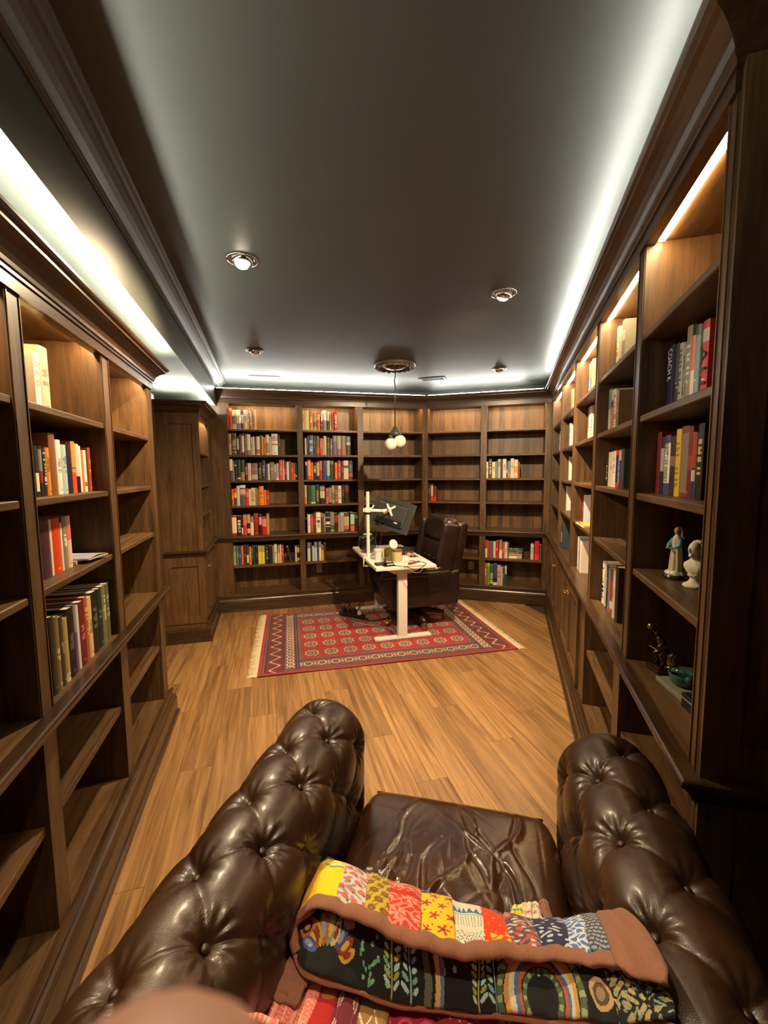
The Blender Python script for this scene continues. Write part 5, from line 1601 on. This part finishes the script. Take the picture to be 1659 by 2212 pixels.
# loose corner lying on the seat
f0 = np.array([(.147, .07, .520), (.255, .085, .520)]); f1 = np.array([(.170, .135, .516), (.245, .160, .516)])
F0, F1 = np.linspace(f0[0], f0[1], 40), np.linspace(f1[0], f1[1], 40)
patch('patch', F0, F1, 0, .22, 0, .95, 'yellow', seed=60, thick=.008); patch('patch', F0, F1, .22, .8, 0, 1, 'creamred', seed=61, thick=.008); patch('binding', F0, F1, .8, 1.08, 0, 1.05, 'brown', seed=62, thick=.009)

# ------------------------------------------------------------------ figurines and objects on the nearest right bay
def at_R(name, label, cat, x, y, z, rz=0.0):
    p = FR_.w(x, y, z); return thing(name, label, cat, tuple(p), FR_.rz + rz)
def ringed(prof, n=28, squash=1.0, wob=None):
    """stack of rings [(rx, ry, cx, cy, z)]"""
    P = np.zeros((n + 1, len(prof), 3))
    for j, (rx, ry, cx, cy, z) in enumerate(prof):
        a = np.linspace(0, 2 * math.pi, n + 1); w_ = 1 + (wob(a, j) if wob else 0)
        P[:, j, 0] = cx + rx * np.cos(a) * w_; P[:, j, 1] = cy + ry * np.sin(a) * w_; P[:, j, 2] = z
    return P
def cst(n, m, h): return np.broadcast_to(np.array(hexc(h)), (n, m, 3))
st = at_R('figurine', 'small robed figurine with white gown and blue cloak', 'figurine', 3.66, .10, 1.2356, math.radians(25))
MB().lathe([(0, 0), (.034, 0), (.036, .003), (.034, .010), (.031, .013), (0, .013)], 28, col=hexc('17110f')).build('plinth', glaze, st, True, 40)
cl_ = ringed([(.030, .028, 0, 0, .013), (.029, .027, -.002, -.002, .020), (.022, .020, 0, 0, .027), (.012, .012, 0, 0, .030)], wob=lambda a, j: .10 * np.sin(a * 7 + j))
MB().grid(cl_, cols=cst(28, 3, 'd8d4c2'), flip=True).build('cloud_base', glaze, st, True)
gw = ringed([(.022, .020, 0, 0, .022), (.021, .018, 0, 0, .05), (.0185, .016, 0, 0, .08), (.015, .013, 0, 0, .105), (.017, .013, 0, 0, .125), (.014, .011, 0, 0, .138), (.006, .006, 0, 0, .146), (.005, .005, 0, 0, .150)], 40, wob=lambda a, j: (.09 if j < 4 else .03) * np.sin(a * 9 + j * .4))
MB().grid(gw, cols=cst(40, 7, 'c9bd9c'), flip=True).build('gown', glaze, st, True)
ck = ringed([(.026, .024, 0, .003, .026), (.026, .024, 0, .004, .06), (.023, .021, 0, .004, .10), (.021, .018, 0, .003, .128), (.016, .013, 0, .002, .142)], 40, wob=lambda a, j: .06 * np.sin(a * 7))
ck = ck[2:22]   # open at the front
MB().grid(ck, cols=cst(19, 4, '2f5f9a'), flip=True).build('cloak', glaze, st, True).modifiers.new('solid', 'SOLIDIFY').thickness = .002
MB().ball((0, -.001, .160), .0105, 16, 10, sc=(.9, .95, 1.2), col=hexc('b98f72')).build('head', glaze, st, True)
hv = ringed([(.0155, .014, 0, .004, .142), (.0135, .0135, 0, .004, .158), (.011, .011, 0, .003, .170), (.003, .003, 0, .003, .1755)], 30)[1:16]
MB().grid(hv, cols=cst(14, 3, '8a6f52'), flip=True).build('veil', glaze, st, True)
for s in (-1, 1):
    MB().tube([(s * .014, -.002, .132), (s * .021, -.010, .112), (s * .010, -.024, .104)], [.006, .0065, .005], 10, col=hexc('6fa3c8')).build('sleeve', glaze, st, True)
    MB().tube([(s * .010, -.024, .104), (s * .006, -.034, .103)], [.0032, .0022], 8, col=hexc('c79a80')).build('hand', glaze, st, True)
bt = at_R('bust', 'white plaster bust on a round socle', 'bust', 3.775, .115, 1.2356, math.radians(25))
MB().lathe([(0, 0), (.030, 0), (.032, .003), (.031, .008), (.020, .014), (.0135, .024), (.0135, .030), (.020, .036), (.020, .040), (0, .041)], 28).build('socle', marble, bt, True, 40)
sh_ = ringed([(.016, .014, 0, 0, .040), (.030, .018, 0, 0, .048), (.038, .021, 0, 0, .062), (.036, .020, 0, 0, .072), (.022, .016, 0, 0, .082), (.0125, .0125, 0, -.001, .090), (.0115, .012, 0, -.003, .100)], 36, wob=lambda a, j: .05 * np.sin(a * 8 + j * 1.2) * (j < 5))
MB().grid(sh_, flip=True).build('draped_shoulders', marble, bt, True)
hd = MB().ball((0, -.004, .118), .020, 22, 16, sc=(.86, 1.02, 1.28)); hd.ball((0, -.0245, .1165), .004, 8, 6, sc=(.8, 1.1, 1.8)); hd.ball((0, -.019, .100), .0075, 10, 6, sc=(1, .8, .9)); hd.ball((-.0175, -.002, .117), .005, 8, 6, sc=(.5, .9, 1.3)); hd.ball((.0175, -.002, .117), .005, 8, 6, sc=(.5, .9, 1.3))
hd.build('head', marble, bt, True)
hr = MB()
for i in range(26):
    a = rnd.uniform(0, 2 * math.pi); e = rnd.uniform(.1, 1.3)
    hr.ball((.017 * math.cos(a) * math.cos(e), .004 + .019 * math.sin(a) * math.cos(e) * (1 if math.sin(a) > 0 else .5), .122 + .021 * math.sin(e)), .0062, 8, 5)
hr.build('hair', marble, bt, True)
pf = at_R('picture_frame', 'dark framed picture leaning at the back of the nearest bay', 'picture', 3.62, .275, 1.2356)
T_ = Matrix.Rotation(math.radians(-7), 4, 'X')
MB().box(0, .34, 0, .012, 0, .022, M=T_).box(0, .34, 0, .012, .228, .25, M=T_).box(0, .022, 0, .012, .022, .228, M=T_).box(.318, .34, 0, .012, .022, .228, M=T_).build('frame', black_metal, pf)
MB().box(.022, .318, .004, .010, .022, .228, M=T_).build('picture', plain('dark_red_print', (.02, .006, .004), rough=.4, bscale=9), pf)
# bronze figure with a ball
bz = at_R('bronze_statuette', 'small bronze figure crouching with a raised ball', 'statuette', 3.60, .10, .8806, math.radians(20))
MB().rbox(-.035, .035, -.045, .045, 0, .016, .003, 2).rbox(-.031, .031, -.040, .040, .016, .024, .002, 2).build('base', bronze, bz)
pale_b = plain('pale_bronze', (.42, .33, .20), rough=.28, metal=1)
fig = MB()
fig.tube([(.0, .005, .075), (-.004, -.006, .095), (-.006, -.016, .118), (-.006, -.020, .128)], [.013, .0145, .012, .006], 12)
fig.ball((-.008, -.024, .138), .0095, 12, 8, sc=(.9, 1, 1.2))
for s in (-1, 1):
    fig.tube([(s * .008, .006, .074), (s * .015, -.026, .062), (s * .014, -.012, .036), (s * .015, -.024, .026)], [.0095, .0085, .0065, .005], 10)
fig.tube([(.010, -.016, .118), (.022, -.028, .104), (.020, -.044, .096)], [.0058, .0048, .0038], 8)
fig.tube([(-.018, -.014, .118), (-.022, -.022, .134), (-.020, -.034, .148)], [.0058, .0048, .0038], 8)
fig.build('figure', bronze, bz, True)
MB().ball((-.022, -.040, .158), .0115, 16, 10).build('ball', pale_b, bz, True)
MB().rbox(-.012, .024, -.050, -.040, .088, .092, .001, 1).build('tray', pale_b, bz)
MB().tube([(.030, .010, .024), (.036, -.004, .044), (.034, -.004, .066), (.042, .006, .082)], [.012, .013, .011, .007], 12).tube([(.022, -.014, .026), (.052, .004, .030)], .004, 8).build('curled_drapery', pale_b, bz, True)
# teal glass fish on a pale slab
sl = at_R('stone_slab', 'pale stone slab under the teal glass ornament', 'slab', 3.735, .115, .8806, math.radians(12))
MB().rbox(-.06, .09, -.055, .10, 0, .018, .004, 2).build('slab', plain('pale_slab', hexc('7a7466'), rough=.6, bscale=30), sl)
tf = at_R('glass_ornament', 'teal glass ornament with curled rim', 'ornament', 3.735, .115, .8990, math.radians(12))
teal = plain('teal_glass', (.03, .09, .075), rough=.1, coat=.6)
MB().lathe([(0, 0), (.030, 0), (.036, .008), (.040, .022), (.044, .036), (.040, .038), (.034, .022), (0, .010)], 26).build('dish', teal, tf, True)
MB().tube(smooth_pts([(-.02, -.01, .03), (-.005, -.03, .045), (.02, -.02, .050), (.035, .0, .046), (.045, .02, .06)]), .008, 10).ball((.02, .01, .046), .014, 12, 8, sc=(1, 1, .7)).ball((.045, -.01, .036), .012, 12, 8).build('curl', teal, tf, True)
pp = at_R('dark_box', 'small dark box beside the pale slab on the right counter', 'box', 3.88, .13, .8806, math.radians(12))
MB().rbox(-.045, .045, -.05, .06, 0, .045, .003, 2).build('body', black_plastic, pp); MB().box(-.045, .045, -.0515, -.049, .030, .034).build('lid_line', plain('pale_edge', hexc('8d8672'), rough=.6), pp)

# ------------------------------------------------------------------ the photographer's fingertip at the lens
def cam_pt(px_, py_, dep):
    return Vector((0, 0, H_CAM)) + fwd * dep + rt * ((px_ - 829.5) / F_PX * dep) - upv * ((py_ - 1106.0) / F_PX * dep)
hn = bpy.data.objects.new('hand', None); COL.objects.link(hn); hn.location = (-.012, .012, 1.50)
tag(hn, 'blurred pink fingertip reaching in at the bottom left edge', 'hand')
vv, ee, rr_ = [], [], []
def joint(p, r_, prev=None):
    vv.append(tuple(Vector(p) - Vector((-.012, .012, 1.50)))); rr_.append(r_)
    if prev is not None: ee.append((prev, len(vv) - 1))
    return len(vv) - 1
tip = Vector((-.0105, -.0015, 1.5725))
wrist = joint((-.05, -.055, 1.40), .026)
palm = joint((-.035, -.045, 1.46), .032, wrist)
k1 = joint((-.022, -.016, 1.493), .0125, palm)
a1 = joint((-.0175, -.001, 1.518), .0105, k1); a2 = joint((-.0148, .009, 1.538), .0100, a1); a3 = joint((-.0133, .0144, 1.552), .0098, a2); a4 = joint((-.0126, .0174, 1.5650), .0094, a3); a5 = joint((-.0124, .0183, 1.5700), .0072, a4)
for i, (ox, oz, ln) in enumerate(((-.034, 1.506, 1.0), (-.049, 1.500, .94), (-.062, 1.490, .78))):
    b0 = joint((ox, -.034, oz), .012, palm); b1 = joint((ox - .002, -.010, oz + .012 * ln), .0092, b0); b2 = joint((ox, .004, oz - .006), .0085, b1); b3 = joint((ox + .002, -.004, oz - .024 * ln), .0078, b2)
t0 = joint((-.010, -.058, 1.462), .014, palm); t1 = joint((.010, -.050, 1.480), .0115, t0); t2 = joint((.020, -.036, 1.498), .0100, t1); t3 = joint((.023, -.026, 1.512), .0085, t2)
fa = joint((-.075, -.10, 1.30), .032, wrist); fb = joint((-.11, -.17, 1.17), .038, fa)
me = bpy.data.meshes.new('skin'); me.from_pydata(vv, ee, []); me.materials.append(skin_m)
ho = bpy.data.objects.new('skin', me); COL.objects.link(ho); ho.parent = hn
sk = ho.modifiers.new('skin', 'SKIN'); sk.use_smooth_shade = True
for i, sv in enumerate(me.skin_vertices[0].data if me.skin_vertices else []):
    sv.radius = (rr_[i], rr_[i]); sv.use_root = (i == 1)
ss = ho.modifiers.new('sub', 'SUBSURF'); ss.levels = 2; ss.render_levels = 2
